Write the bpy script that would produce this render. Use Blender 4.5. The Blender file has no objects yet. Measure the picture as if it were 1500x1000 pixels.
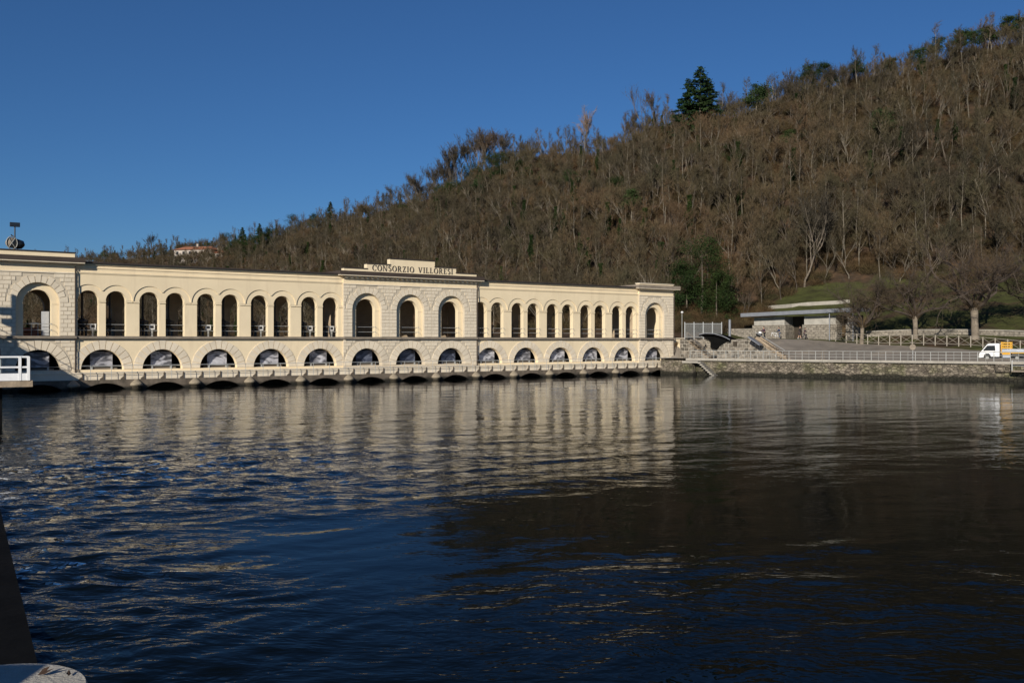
import bpy, math, random
import numpy as np
from mathutils import Vector, Matrix
R = math.radians
random.seed(7); np.random.seed(7)
SC = bpy.context.scene
COL = SC.collection

# ------------------------------------------------------------------ camera, sky, sun, exposure
EYE = 4.0                      # eye height above the water
F = 1400.0                     # focal length in photo pixels (1500 wide)
cam_d = bpy.data.cameras.new('camera'); cam = bpy.data.objects.new('camera', cam_d); COL.objects.link(cam)
cam.location = (0, 0, EYE); cam.rotation_euler = (R(90), 0, 0)
cam_d.sensor_width = 36; cam_d.lens = F / 1500 * 36; cam_d.clip_start = 0.1; cam_d.clip_end = 6000
SC.camera = cam
SUN_AZ, SUN_EL = 20.0, 21.0    # light travels SUN_AZ to the right of straight ahead
W = bpy.data.worlds.new('World'); SC.world = W; W.use_nodes = True
nt = W.node_tree; nt.nodes.clear()
sky = nt.nodes.new('ShaderNodeTexSky'); sky.sky_type = 'NISHITA'; sky.sun_disc = False
sky.sun_elevation = R(SUN_EL); sky.sun_rotation = R(180 + SUN_AZ)
sky.air_density = 1.0; sky.dust_density = 0.0; sky.ozone_density = 10.0; sky.altitude = 200
bg = nt.nodes.new('ShaderNodeBackground'); bg.inputs['Strength'].default_value = 0.065
wo = nt.nodes.new('ShaderNodeOutputWorld')
nt.links.new(sky.outputs[0], bg.inputs[0]); nt.links.new(bg.outputs[0], wo.inputs[0])
sd = bpy.data.lights.new('sun', 'SUN'); sd.energy = 5.0; sd.angle = R(0.5); sd.color = (1.0, 0.93, 0.82)
sun = bpy.data.objects.new('sun', sd); COL.objects.link(sun)
LDIR = Vector((math.sin(R(SUN_AZ)) * math.cos(R(SUN_EL)), math.cos(R(SUN_AZ)) * math.cos(R(SUN_EL)), -math.sin(R(SUN_EL))))
sun.rotation_euler = LDIR.to_track_quat('-Z', 'Y').to_euler(); sun.location = (-40, -100, 80)
vs = SC.view_settings; vs.view_transform = 'Standard'; vs.look = 'None'; vs.exposure = 0.0; vs.gamma = 1.0; vs.use_curve_mapping = False

# ------------------------------------------------------------------ helpers
class MB:
    def __init__(s): s.v = []; s.f = []; s.mi = []
    def face(s, pts, mi=0):
        n = len(s.v); s.v += [tuple(p) for p in pts]; s.f.append(tuple(range(n, n + len(pts)))); s.mi.append(mi)
    def box(s, x0, x1, y0, y1, z0, z1, mi=0):
        n = len(s.v)
        s.v += [(x0,y0,z0),(x1,y0,z0),(x1,y1,z0),(x0,y1,z0),(x0,y0,z1),(x1,y0,z1),(x1,y1,z1),(x0,y1,z1)]
        for q in ((0,3,2,1),(4,5,6,7),(0,1,5,4),(1,2,6,5),(2,3,7,6),(3,0,4,7)):
            s.f.append(tuple(n + i for i in q)); s.mi.append(mi)
        return s
    def prism(s, pts, y0, y1, mi=0):
        """outline pts in (x, z), counter-clockwise seen from -y, extruded along y"""
        n = len(pts); b = len(s.v)
        s.v += [(x, y0, z) for x, z in pts] + [(x, y1, z) for x, z in pts]
        s.f.append(tuple(range(b, b + n))); s.mi.append(mi)
        s.f.append(tuple(range(b + 2*n - 1, b + n - 1, -1))); s.mi.append(mi)
        for i in range(n):
            j = (i + 1) % n
            s.f.append((b + j, b + i, b + n + i, b + n + j)); s.mi.append(mi)
        return s
    def tube(s, pts, rads, n=6, mi=0, cap=True):
        pts = [Vector(p) for p in pts]
        if not hasattr(rads, '__len__'): rads = [rads] * len(pts)
        b = len(s.v); up = None
        for i, p in enumerate(pts):
            d = (pts[min(i + 1, len(pts) - 1)] - pts[max(i - 1, 0)])
            if d.length < 1e-9: d = Vector((0, 0, 1))
            d.normalize()
            if up is None or abs(up.dot(d)) > .95: up = Vector((1, 0, 0)) if abs(d.x) < .8 else Vector((0, 1, 0))
            a = d.cross(up).normalized(); c = d.cross(a)
            up = c if False else up
            for k in range(n):
                w = 2 * math.pi * k / n
                q = p + (a * math.cos(w) + c * math.sin(w)) * rads[i]
                s.v.append((q.x, q.y, q.z))
        for i in range(len(pts) - 1):
            for k in range(n):
                k2 = (k + 1) % n
                s.f.append((b + i*n + k, b + i*n + k2, b + (i+1)*n + k2, b + (i+1)*n + k)); s.mi.append(mi)
        if cap and n > 2:
            s.f.append(tuple(b + k for k in range(n - 1, -1, -1))); s.mi.append(mi)
            e = b + (len(pts) - 1) * n
            s.f.append(tuple(e + k for k in range(n))); s.mi.append(mi)
        return s
    def bar(s, a, b, w, mi=0): return s.tube([a, b], w * .62, 4, mi)
    def lathe(s, prof, n=16, c=(0, 0, 0), a0=0.0, a1=2*math.pi, mi=0):
        full = abs(a1 - a0 - 2*math.pi) < 1e-6
        m = n if full else n + 1; b = len(s.v)
        for r, z in prof:
            for k in range(m):
                w = a0 + (a1 - a0) * k / n
                s.v.append((c[0] + r*math.cos(w), c[1] + r*math.sin(w), c[2] + z))
        for i in range(len(prof) - 1):
            for k in range(n):
                k2 = (k + 1) % m
                s.f.append((b + i*m + k, b + i*m + k2, b + (i+1)*m + k2, b + (i+1)*m + k)); s.mi.append(mi)
        return s
    def ball(s, c, r, nu=10, nv=7, sc=(1, 1, 1), mi=0):
        b = len(s.v)
        for i in range(nv + 1):
            t = math.pi * i / nv
            for k in range(nu):
                w = 2*math.pi*k/nu
                s.v.append((c[0]+r*sc[0]*math.sin(t)*math.cos(w), c[1]+r*sc[1]*math.sin(t)*math.sin(w), c[2]+r*sc[2]*math.cos(t)))
        for i in range(nv):
            for k in range(nu):
                k2 = (k+1) % nu
                s.f.append((b+i*nu+k, b+(i+1)*nu+k, b+(i+1)*nu+k2, b+i*nu+k2)); s.mi.append(mi)
        return s
    def mesh(s, name, mats, smooth=False):
        me = bpy.data.meshes.new(name); me.from_pydata(s.v, [], s.f)
        if not isinstance(mats, (list, tuple)): mats = [mats]
        for m in mats: me.materials.append(m)
        if len(mats) > 1: me.polygons.foreach_set('material_index', s.mi)
        if smooth: me.polygons.foreach_set('use_smooth', [True] * len(me.polygons))
        me.update(); return me

def link(name, data, parent=None, loc=None, rotz=0.0, scale=None):
    o = bpy.data.objects.new(name, data); COL.objects.link(o)
    if parent is not None: o.parent = parent
    if loc is not None: o.location = loc
    if rotz: o.rotation_euler = (0, 0, rotz)
    if scale is not None: o.scale = scale
    return o
def tag(o, label=None, cat=None, group=None, kind=None):
    if label: o['label'] = label
    if cat: o['category'] = cat
    if group: o['group'] = group
    if kind: o['kind'] = kind
    return o
def thing(name, label, cat, loc=(0, 0, 0), rotz=0.0, group=None):
    return tag(link(name, None, None, loc, rotz), label, cat, group)
def part(name, mb, mat, parent, smooth=False, loc=None, rotz=0.0, label=None):
    o = link(name, mb.mesh(name, mat, smooth), parent, loc, rotz)
    if label: o['label'] = label
    return o
def copy_tree(o, parent=None):
    c = o.copy(); COL.objects.link(c); c.parent = parent
    for ch in list(o.children): copy_tree(ch, c)
    return c
def at(px, py, Y):
    """the point at distance Y that the photograph shows at pixel (px, py)"""
    return Vector(((px - 750) / F * Y, Y, EYE - (py - 500) / F * Y))

# ------------------------------------------------------------------ materials
def mat(name, col, rough=.8, var=.15, scale=3.0, bump=0.0, bscale=None, metal=0.0, stain=None, stain_scale=.6, spec=.3, rnd=0.0, coord='Object', stain_lo=.52, stain_map=None):
    m = bpy.data.materials.new(name); m.use_nodes = True; t = m.node_tree; N = t.nodes; L = t.links
    p = N['Principled BSDF']; p.inputs['Roughness'].default_value = rough; p.inputs['Metallic'].default_value = metal
    p.inputs['Specular IOR Level'].default_value = spec
    tc = N.new('ShaderNodeTexCoord')
    n1 = N.new('ShaderNodeTexNoise'); n1.inputs['Scale'].default_value = scale; n1.inputs['Detail'].default_value = 6
    L.new(tc.outputs[coord], n1.inputs['Vector'])
    mr = N.new('ShaderNodeMapRange'); mr.inputs[1].default_value = .3; mr.inputs[2].default_value = .7
    mr.inputs[3].default_value = 1 - var; mr.inputs[4].default_value = 1 + var
    L.new(n1.outputs[0], mr.inputs[0])
    vm = N.new('ShaderNodeVectorMath'); vm.operation = 'SCALE'
    vm.inputs[0].default_value = col[:3]
    L.new(mr.outputs[0], vm.inputs['Scale']); out = vm.outputs[0]
    if stain:
        n2 = N.new('ShaderNodeTexNoise'); n2.inputs['Scale'].default_value = stain_scale; n2.inputs['Detail'].default_value = 8; n2.inputs['Roughness'].default_value = .65
        if stain_map:
            sp_ = N.new('ShaderNodeMapping'); sp_.inputs['Scale'].default_value = stain_map; gq = N.new('ShaderNodeNewGeometry')
            L.new(gq.outputs['Position'], sp_.inputs[0]); L.new(sp_.outputs[0], n2.inputs['Vector'])
        else: L.new(tc.outputs[coord], n2.inputs['Vector'])
        m2 = N.new('ShaderNodeMapRange'); m2.inputs[1].default_value = stain_lo; m2.inputs[2].default_value = stain_lo + .2
        L.new(n2.outputs[0], m2.inputs[0])
        mx = N.new('ShaderNodeMix'); mx.data_type = 'RGBA'
        L.new(m2.outputs[0], mx.inputs[0]); L.new(out, mx.inputs[6]); mx.inputs[7].default_value = (*stain, 1)
        out = mx.outputs[2]
    if rnd:
        oi = N.new('ShaderNodeObjectInfo'); m3 = N.new('ShaderNodeMapRange')
        m3.inputs[3].default_value = 1 - rnd; m3.inputs[4].default_value = 1 + rnd
        L.new(oi.outputs['Random'], m3.inputs[0])
        v3 = N.new('ShaderNodeVectorMath'); v3.operation = 'SCALE'
        L.new(out, v3.inputs[0]); L.new(m3.outputs[0], v3.inputs['Scale']); out = v3.outputs[0]
    L.new(out, p.inputs['Base Color'])
    if bump:
        nb = N.new('ShaderNodeTexNoise'); nb.inputs['Scale'].default_value = bscale or scale * 4; nb.inputs['Detail'].default_value = 5
        L.new(tc.outputs[coord], nb.inputs['Vector'])
        bp = N.new('ShaderNodeBump'); bp.inputs['Strength'].default_value = bump; bp.inputs['Distance'].default_value = .05
        L.new(nb.outputs[0], bp.inputs['Height']); L.new(bp.outputs[0], p.inputs['Normal'])
    return m

M = {}
M['plaster'] = mat('cream_plaster', (.80, .665, .45), .9, .05, .5, .15, 30, stain=(.69, .565, .385), stain_scale=1.0, stain_lo=.54, stain_map=(1.1, 1.1, .16))
M['ashlar'] = mat('pale_ashlar', (.70, .61, .47), .9, .08, 1.2, .25, 18, rnd=.05, stain=(.58, .50, .385), stain_scale=1.0, stain_lo=.54, stain_map=(.9, .9, .25))
M['joint'] = mat('ashlar_joint', (.56, .485, .37), .95, .08, 1.5, .2, 18)
M['ledge'] = mat('grey_ledge', (.24, .20, .155), .9, .2, 2, .3, 12)
M['base'] = mat('weir_stone', (.13, .105, .08), .9, .35, 1.6, .6, 6, stain=(.07, .06, .045), stain_scale=.9)
M['cutwater'] = mat('cutwater_stone', (.30, .25, .18), .9, .2, 2, .4, 8, stain=(.16, .14, .10), stain_scale=1.2)
M['roof'] = mat('dark_roof_edge', (.045, .035, .03), .7, .2, 3)
M['fascia'] = mat('brown_fascia', (.06, .045, .036), .7, .15, 2)
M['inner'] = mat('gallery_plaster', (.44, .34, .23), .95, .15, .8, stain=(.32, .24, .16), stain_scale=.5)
M['black'] = mat('black_shell_and_recess', (.006, .006, .006), .95, .2, 2, spec=.03)
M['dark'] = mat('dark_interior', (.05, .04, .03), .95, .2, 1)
M['letter'] = mat('letter_paint', (.06, .05, .045), .7, .1, 3)
M['steel'] = mat('galvanised_steel', (.42, .43, .42), .5, .12, 6, metal=.3)
M['palesteel'] = mat('pale_railing_steel', (.31, .31, .29), .5, .1, 6)
M['white'] = mat('white_paint', (.78, .78, .77), .5, .06, 4)
M['iron'] = mat('black_iron', (.022, .022, .024), .5, .2, 6)
M['red'] = mat('rust_red_paint', (.22, .08, .045), .6, .2, 5)
M['concrete'] = mat('concrete', (.36, .34, .30), .92, .18, 1.2, .35, 14, stain=(.22, .2, .17), stain_scale=.7)
M['coping'] = mat('coping_stone', (.33, .305, .26), .9, .12, 1.5, .3, 10)
M['asphalt'] = mat('grey_paving', (.215, .185, .15), .95, .18, .7, .2, 20, stain=(.32, .265, .20), stain_scale=.25)
M['zinc'] = mat('zinc_edge', (.22, .23, .25), .5, .1, 2, metal=.2)
M['glass'] = mat('dark_glass', (.02, .022, .025), .08, .05, 2, spec=.6)
M['tyre'] = mat('tyre_rubber', (.025, .025, .025), .9, .1, 4)
M['yellow'] = mat('yellow_paint', (.62, .33, .03), .5, .08, 4)
M['greybed'] = mat('grey_alloy', (.36, .38, .42), .5, .1, 3, metal=.3)
M['skin'] = mat('skin', (.50, .31, .22), .6, .05, 6)
M['terracotta'] = mat('terracotta', (.34, .14, .075), .9, .2, 2)
M['housewall'] = mat('house_wall', (.46, .40, .34), .9, .08, 1)
M['bark'] = mat('tree_bark', (.12, .098, .075), .95, .3, 2.5, .5, 12, rnd=.35)
M['palebark'] = mat('pale_bark', (.17, .145, .11), .95, .3, 2.5, .5, 12, rnd=.2)
M['plane_bark'] = mat('pollard_bark', (.20, .165, .125), .95, .35, 2.2, .6, 10)
M['wet_shade'] = mat('wet_shaded_concrete', (.006, .006, .006), .9, .3, 1.2, .3, 6, spec=.05)  # damp concrete with shade put into its near-black colour
M['limb'] = mat('dark_limb_bark', (.065, .05, .04), .95, .3, 2.2, .5, 10)
M['leaf'] = mat('dry_leaf', (.05, .028, .018), .8, .2, 20)

def twig_mat(name, c1, c2, c3):
    m = bpy.data.materials.new(name); m.use_nodes = True; t = m.node_tree; N = t.nodes; L = t.links
    p = N['Principled BSDF']; p.inputs['Roughness'].default_value = .9; p.inputs['Specular IOR Level'].default_value = .1
    oi = N.new('ShaderNodeObjectInfo'); r = N.new('ShaderNodeValToRGB')
    r.color_ramp.elements[0].color = (*c1, 1); r.color_ramp.elements[1].color = (*c3, 1)
    e = r.color_ramp.elements.new(.5); e.color = (*c2, 1)
    L.new(oi.outputs['Random'], r.inputs[0])
    tc = N.new('ShaderNodeTexCoord'); n = N.new('ShaderNodeTexNoise'); n.inputs['Scale'].default_value = .8
    L.new(tc.outputs['Object'], n.inputs['Vector'])
    mr = N.new('ShaderNodeMapRange'); mr.inputs[1].default_value = .3; mr.inputs[2].default_value = .7; mr.inputs[3].default_value = .65; mr.inputs[4].default_value = 1.35
    L.new(n.outputs[0], mr.inputs[0])
    gp = N.new('ShaderNodeNewGeometry'); n2 = N.new('ShaderNodeTexNoise'); n2.inputs['Scale'].default_value = .045; n2.inputs['Detail'].default_value = 3
    L.new(gp.outputs['Position'], n2.inputs['Vector'])
    r2 = N.new('ShaderNodeValToRGB'); r2.color_ramp.elements[0].position = .34; r2.color_ramp.elements[0].color = (.52, .56, .56, 1); r2.color_ramp.elements[1].position = .66; r2.color_ramp.elements[1].color = (1.12, .97, .82, 1)
    e2 = r2.color_ramp.elements.new(.5); e2.color = (.82, .86, .74, 1)
    L.new(n2.outputs[0], r2.inputs[0]); mm = N.new('ShaderNodeMix'); mm.data_type = 'RGBA'; mm.blend_type = 'MULTIPLY'; mm.inputs[0].default_value = 1
    L.new(r.outputs[0], mm.inputs[6]); L.new(r2.outputs[0], mm.inputs[7])
    v = N.new('ShaderNodeVectorMath'); v.operation = 'SCALE'; L.new(mm.outputs[2], v.inputs[0]); L.new(mr.outputs[0], v.inputs['Scale'])
    L.new(v.outputs[0], p.inputs['Base Color']); return m
M['twig'] = twig_mat('bare_twigs', (.082, .066, .048), (.115, .086, .058), (.092, .078, .052))
M['twig_grey'] = twig_mat('grey_twigs', (.07, .058, .052), (.082, .067, .057), (.092, .074, .058))
M['twig_pink'] = twig_mat('birch_twigs', (.26, .19, .16), (.26, .19, .16), (.26, .19, .16))
M['needle'] = twig_mat('dark_needles', (.020, .042, .018), (.025, .05, .02), (.03, .05, .02))
M['pine'] = twig_mat('pine_needles', (.035, .058, .022), (.04, .066, .025), (.05, .07, .028))
M['ivy'] = twig_mat('ivy_leaves', (.022, .038, .013), (.028, .046, .015), (.036, .052, .018))
M['scrub'] = twig_mat('scrub_twigs', (.09, .064, .04), (.115, .074, .044), (.075, .066, .038))

# ------------------------------------------------------------------ terrain
TH = R(35.904); CT, ST = math.cos(TH), math.sin(TH)
FX, FY = -36.415, 79.659        # left end of the front wall of the wing
def facade_Y(t, dep):
    s = (t * (FY + dep * CT) - (FX - dep * ST)) / (CT - t * ST)
    return FY + s * ST + dep * CT
PROF = [  # t = X/Y, then (Y, z): edge, foot, rise, lower slope, ridge, beyond
    (-1.30, (0, 3.4), (150, 3.6), (300, 4), (420, 10), (620, 28), (1500, 10)),
    (-.80, (0, 3.4), (150, 3.6), (300, 4), (420, 12), (600, 34), (1500, 10)),
    (-.54, (0, 3.4), (150, 3.8), (290, 4), (390, 14), (540, 44), (1500, 10)),
    (-.43, (0, 3.4), (150, 3.8), (280, 4), (370, 15), (510, 46), (1500, 10)),
    (-.32, (0, 3.4), (150, 3.8), (260, 4), (335, 15), (475, 48.0), (1500, 10)),
    (-.25, (0, 3.4), (150, 3.8), (240, 4), (310, 15), (450, 52.0), (1500, 10)),
    (-.18, (0, 3.4), (150, 3.8), (215, 4), (275, 14), (420, 56.0), (1500, 10)),
    (-.107, (0, 3.4), (150, 3.8), (195, 4.5), (245, 13), (380, 58), (1400, 10)),
    (-.036, (0, 3.4), (140, 3.8), (175, 4.5), (215, 12), (335, 62), (1400, 10)),
    (0.0, (0, 3.4), (135, 3.8), (165, 4.5), (200, 11), (315, 63), (1300, 10)),
    (.05, (0, 3.4), (133, 3.8), (157, 5), (185, 10.5), (290, 60), (1300, 10)),
    (.107, (0, 3.4), (134, 3.9), (150, 5.5), (172, 10.5), (268, 56.5), (1300, 10)),
    (.15, (0, 3.4), (138, 4.2), (150, 6), (165, 11), (258, 60.5), (1300, 15)),
    (.20, (124, 4.2), (136, 4.3), (146, 6), (157, 9.5), (250, 61.5), (1300, 25)),
    (.25, (127, 4.35), (141, 4.5), (149, 6.5), (158, 9.8), (245, 62.2), (1300, 30)),
    (.30, (127.5, 4.3), (139, 4.45), (144, 8.2), (157, 12.2), (243, 66.5), (1300, 35)),
    (.343, (128, 3.9), (131, 4.35), (139, 7.6), (156, 13.2), (242, 68), (1300, 40)),
    (.38, (123, 3.6), (126, 4.3), (131, 5.4), (153, 12.5), (241, 70), (1300, 40)),
    (.42, (117.5, 3.4), (121, 4.2), (126, 5.2), (151, 13), (240, 71.7), (1300, 40)),
    (.485, (109, 3.0), (114, 4.0), (120, 5.2), (148, 13.5), (237, 75), (1300, 40)),
    (.54, (104, 2.5), (110, 3.9), (117, 5.4), (146, 14), (234, 77.5), (1300, 45)),
    (.70, (93, 2.4), (100, 4), (107, 6), (138, 15), (228, 86), (1300, 50)),
    (1.0, (80, 2.4), (88, 4), (96, 7), (126, 17), (215, 98), (1300, 60)),
    (1.3, (70, 2.4), (78, 4), (86, 7), (116, 18), (205, 105), (1300, 60)),
]
PT = np.array([p[0] for p in PROF])
PA = np.array([[list(q) for q in p[1:]] for p in PROF], float)     # (nt, 6, 2)
for i, t in enumerate(PT):
    if PA[i, 0, 0] == 0: PA[i, 0, 0] = facade_Y(max(t, -.9), 6.2)
def profile(t):
    y = np.array([np.interp(t, PT, PA[:, k, 0]) for k in range(6)])
    z = np.array([np.interp(t, PT, PA[:, k, 1]) for k in range(6)])
    return y, z
class Noise2:
    def __init__(s, seed, n=256):
        r = np.random.RandomState(seed); a = r.rand(n, n) * 2 * np.pi
        s.gx, s.gy, s.n = np.cos(a), np.sin(a), n
    def __call__(s, x, y):
        x = np.asarray(x, float); y = np.asarray(y, float)
        xi = np.floor(x).astype(int); yi = np.floor(y).astype(int); fx = x - xi; fy = y - yi
        def g(i, j, dx, dy): return s.gx[i % s.n, j % s.n] * dx + s.gy[i % s.n, j % s.n] * dy
        u = fx*fx*fx*(fx*(fx*6-15)+10); v = fy*fy*fy*(fy*(fy*6-15)+10)
        a = g(xi, yi, fx, fy); b = g(xi+1, yi, fx-1, fy); c = g(xi, yi+1, fx, fy-1); d = g(xi+1, yi+1, fx-1, fy-1)
        return (a*(1-u)+b*u)*(1-v) + (c*(1-u)+d*u)*v
NZ = Noise2(3)
def ground_z(X, Y):
    t = X / Y; y, z = profile(t)
    zz = float(np.interp(Y, y, z))
    w = min(max((Y - y[3]) / 25.0, 0), 1)
    return zz + w * 2.2 * float(NZ(X / 22., Y / 22.)) + w * .8 * float(NZ(X / 7. + 9, Y / 7.))
def build_terrain():
    ts = np.linspace(-1.3, 1.3, 261); rows = [2, 4, 5, 8, 34, 10]
    vs_, fs, gr = [], [], []
    for t in ts:
        y, z = profile(t); Ys = []
        for k in range(5):
            n = rows[k + 1]
            Ys += [y[k] + (y[k+1] - y[k]) * i / n for i in range(n)]
        Ys.append(y[5])
        vs_.append((t * y[0], y[0] , -1.5)); gr.append(0)
        for Y in Ys:
            X = t * Y; vs_.append((X, Y, ground_z(X, Y)))
            g = 0.0
            if t > .20 and Y < np.interp(t, [.2, .25, .3, .38, .5, 1.3], [143, 154, 158, 156, 152, 146]): g = .95 if t < .37 else .62
            if t <= .20 and Y < y[3] - 8: g = .12
            gr.append(g)
    n = len(Ys) + 1
    for i in range(len(ts) - 1):
        for j in range(n - 1):
            a = i * n + j; fs.append((a, a + n, a + n + 1, a + 1))
    me = bpy.data.meshes.new('hillside'); me.from_pydata(vs_, [], fs)
    at_ = me.attributes.new('grass', 'FLOAT', 'POINT'); at_.data.foreach_set('value', gr)
    me.polygons.foreach_set('use_smooth', [True] * len(me.polygons)); me.update()
    m = bpy.data.materials.new('hill_ground'); m.use_nodes = True; t = m.node_tree; N = t.nodes; L = t.links
    p = N['Principled BSDF']; p.inputs['Roughness'].default_value = .95; p.inputs['Specular IOR Level'].default_value = .1
    tc = N.new('ShaderNodeTexCoord')
    def noise(sc, d=7, r=.6):
        q = N.new('ShaderNodeTexNoise'); q.inputs['Scale'].default_value = sc; q.inputs['Detail'].default_value = d; q.inputs['Roughness'].default_value = r
        L.new(tc.outputs['Object'], q.inputs['Vector']); return q.outputs[0]
    def ramp(i, stops):
        q = N.new('ShaderNodeValToRGB'); cr = q.color_ramp
        cr.elements[0].position = stops[0][0]; cr.elements[0].color = (*stops[0][1], 1)
        cr.elements[1].position = stops[-1][0]; cr.elements[1].color = (*stops[-1][1], 1)
        for a, c in stops[1:-1]:
            e = cr.elements.new(a); e.color = (*c, 1)
        L.new(i, q.inputs[0]); return q.outputs[0]
    litter = ramp(noise(.35), [(.3, (.03, .022, .015)), (.5, (.065, .044, .028)), (.62, (.105, .064, .038)), (.75, (.055, .046, .025))])
    grass = ramp(noise(.5), [(.3, (.04, .038, .017)), (.5, (.066, .07, .024)), (.65, (.082, .09, .028)), (.8, (.10, .085, .045))])
    a = N.new('ShaderNodeAttribute'); a.attribute_name = 'grass'
    ad = N.new('ShaderNodeMath'); ad.operation = 'ADD'; L.new(a.outputs['Fac'], ad.inputs[0])
    nn = N.new('ShaderNodeMapRange'); nn.inputs[1].default_value = .3; nn.inputs[2].default_value = .7; nn.inputs[3].default_value = -.45; nn.inputs[4].default_value = .45
    L.new(noise(.18), nn.inputs[0]); L.new(nn.outputs[0], ad.inputs[1])
    st = N.new('ShaderNodeMapRange'); st.inputs[1].default_value = .4; st.inputs[2].default_value = .65; L.new(ad.outputs[0], st.inputs[0])
    mx = N.new('ShaderNodeMix'); mx.data_type = 'RGBA'; L.new(st.outputs[0], mx.inputs[0]); L.new(litter, mx.inputs[6]); L.new(grass, mx.inputs[7])
    L.new(mx.outputs[2], p.inputs['Base Color'])
    b = N.new('ShaderNodeBump'); b.inputs['Strength'].default_value = .8; b.inputs['Distance'].default_value = .3
    L.new(noise(2.5, 8), b.inputs['Height']); L.new(b.outputs[0], p.inputs['Normal'])
    me.materials.append(m)
    tag(link('hillside', me), 'steep brown wooded hillside rising behind the building', None, None, 'structure')
build_terrain()

# ------------------------------------------------------------------ water
def build_water():
    n1, n2, n3, n4, n5 = [Noise2(k) for k in (11, 12, 13, 14, 15)]
    rows = 400; cols = 440; AP = 14.0
    Ys = 2.0 + (np.exp(np.linspace(0, 1, rows) * math.log(1 + 126 / 12.0)) - 1) * 12.0
    ts = np.linspace(-1.0, 1.0, cols)
    Y = np.repeat(Ys[:, None], cols, 1); X = ts[None, :] * (Y + AP)
    def blob(cx, cy, rx, ry, p=1.0): return np.exp(-(((X - cx) / rx) ** 2 + ((Y - cy) / ry) ** 2) * p)
    # eddies: where the current boils up smooth and where it runs rough
    turb = .52 + .42 * n5(X / 9., Y / 9.) + .25 * n5(X / 4. + 7, Y / 4.)
    turb += .9 * blob(-14, 27, 8, 9) + .5 * blob(-22, 45, 12, 20) + .65 * blob(-7.5, 14, 4, 4) + .35 * blob(-2, 34, 9, 5)
    turb -= .50 * blob(-3.2, 18.5, 4.5, 3.6) + .42 * blob(2.5, 22, 4.5, 4) + .22 * blob(12, 25, 8, 7)
    turb *= np.clip(1.2 - Y / 90., .30, 1.05) * (1 - .25 / (1 + np.exp(-(X - 2) / 3.))); turb = np.clip(turb, .12, 1.4)
    # warped coordinates: streaks drift and curl
    wx = X + 2.6 * n1(X / 7., Y / 7.) + .7 * n2(X / 2.3, Y / 2.3); wy = Y - .38 * X + 2.6 * n1(X / 7. + 31, Y / 7.) + .7 * n2(X / 2.3 + 17, Y / 2.3)
    fine = np.clip(1.3 - Y / 70., .2, 1)
    h = .022 * n2(wx / 4.2, wy / 2.6) + .012 * n3(wx / 5., wy / 7.)
    h += turb * (1 + .5 * np.exp(-((X + 9) / 7) ** 2 - ((Y - 20) / 12) ** 2)) * (.052 * n3(wx / 1.7, wy / 1.0) + (.045 * (1 - 2 * np.abs(n4(wx / 1.25, wy / .62))) + .030 * (1 - 2 * np.abs(n1(wx / .7, wy / .40)))) * fine + .016 * n2(wx / .42, wy / .30) * fine)
    h += .016 * turb * np.sin(wx * 1.1 - wy * 2.6 + 3 * n4(X / 6, Y / 6))
    h *= np.clip((Y + 6) / 24., .4, 1)
    verts = np.stack([X, Y, h], -1).reshape(-1, 3)
    idx = np.arange(rows * cols).reshape(rows, cols)
    faces = np.stack([idx[:-1, :-1], idx[:-1, 1:], idx[1:, 1:], idx[1:, :-1]], -1).reshape(-1, 4)
    me = bpy.data.meshes.new('river_water'); me.from_pydata(verts.tolist(), [], faces.tolist())
    a = me.attributes.new('turb', 'FLOAT', 'POINT'); a.data.foreach_set('value', turb.reshape(-1).astype(np.float32))
    dep = -((X - FX) * -ST + (Y - FY) * CT)                  # distance in front of the building
    foam = np.exp(-((dep - 2.2) / 1.6) ** 2) * (.55 + .8 * n5(X / 3., Y / 3.)) + .75 * blob(-13.2, 23.5, 2.2, 2.6) + .5 * blob(-17, 27, 4, 3)
    a = me.attributes.new('foam', 'FLOAT', 'POINT'); a.data.foreach_set('value', np.clip(foam, 0, 1).reshape(-1).astype(np.float32))
    me.polygons.foreach_set('use_smooth', [True] * len(me.polygons)); me.update()
    m = bpy.data.materials.new('dark_river_water'); m.use_nodes = True; t = m.node_tree; N = t.nodes; L = t.links
    p = N['Principled BSDF']; p.inputs['Roughness'].default_value = .6; p.inputs['Specular IOR Level'].default_value = 0
    gl = N.new('ShaderNodeBsdfGlossy'); gl.inputs['Roughness'].default_value = .02; gl.inputs['Color'].default_value = (.95, .97, 1, 1)
    fr = N.new('ShaderNodeFresnel'); fr.inputs['IOR'].default_value = 1.33
    f0 = N.new('ShaderNodeMath'); f0.operation = 'MULTIPLY_ADD'; f0.inputs[1].default_value = .95; f0.inputs[2].default_value = .28; L.new(fr.outputs[0], f0.inputs[0])
    fm = N.new('ShaderNodeMath'); fm.operation = 'MULTIPLY'; fm.use_clamp = True; L.new(fr.outputs[0], fm.inputs[0]); L.new(f0.outputs[0], fm.inputs[1])
    ms = N.new('ShaderNodeMixShader'); L.new(fm.outputs[0], ms.inputs[0]); L.new(p.outputs[0], ms.inputs[1]); L.new(gl.outputs[0], ms.inputs[2])
    L.new(ms.outputs[0], N['Material Output'].inputs['Surface'])
    fa = N.new('ShaderNodeAttribute'); fa.attribute_name = 'foam'
    fn = N.new('ShaderNodeTexNoise'); fn.inputs['Scale'].default_value = 2.6; fn.inputs['Detail'].default_value = 7; fn.inputs['Roughness'].default_value = .7
    fp = N.new('ShaderNodeNewGeometry'); L.new(fp.outputs['Position'], fn.inputs['Vector'])
    f1 = N.new('ShaderNodeMath'); f1.operation = 'MULTIPLY_ADD'; f1.inputs[2].default_value = -.78; f1.inputs[1].default_value = 1.0
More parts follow.
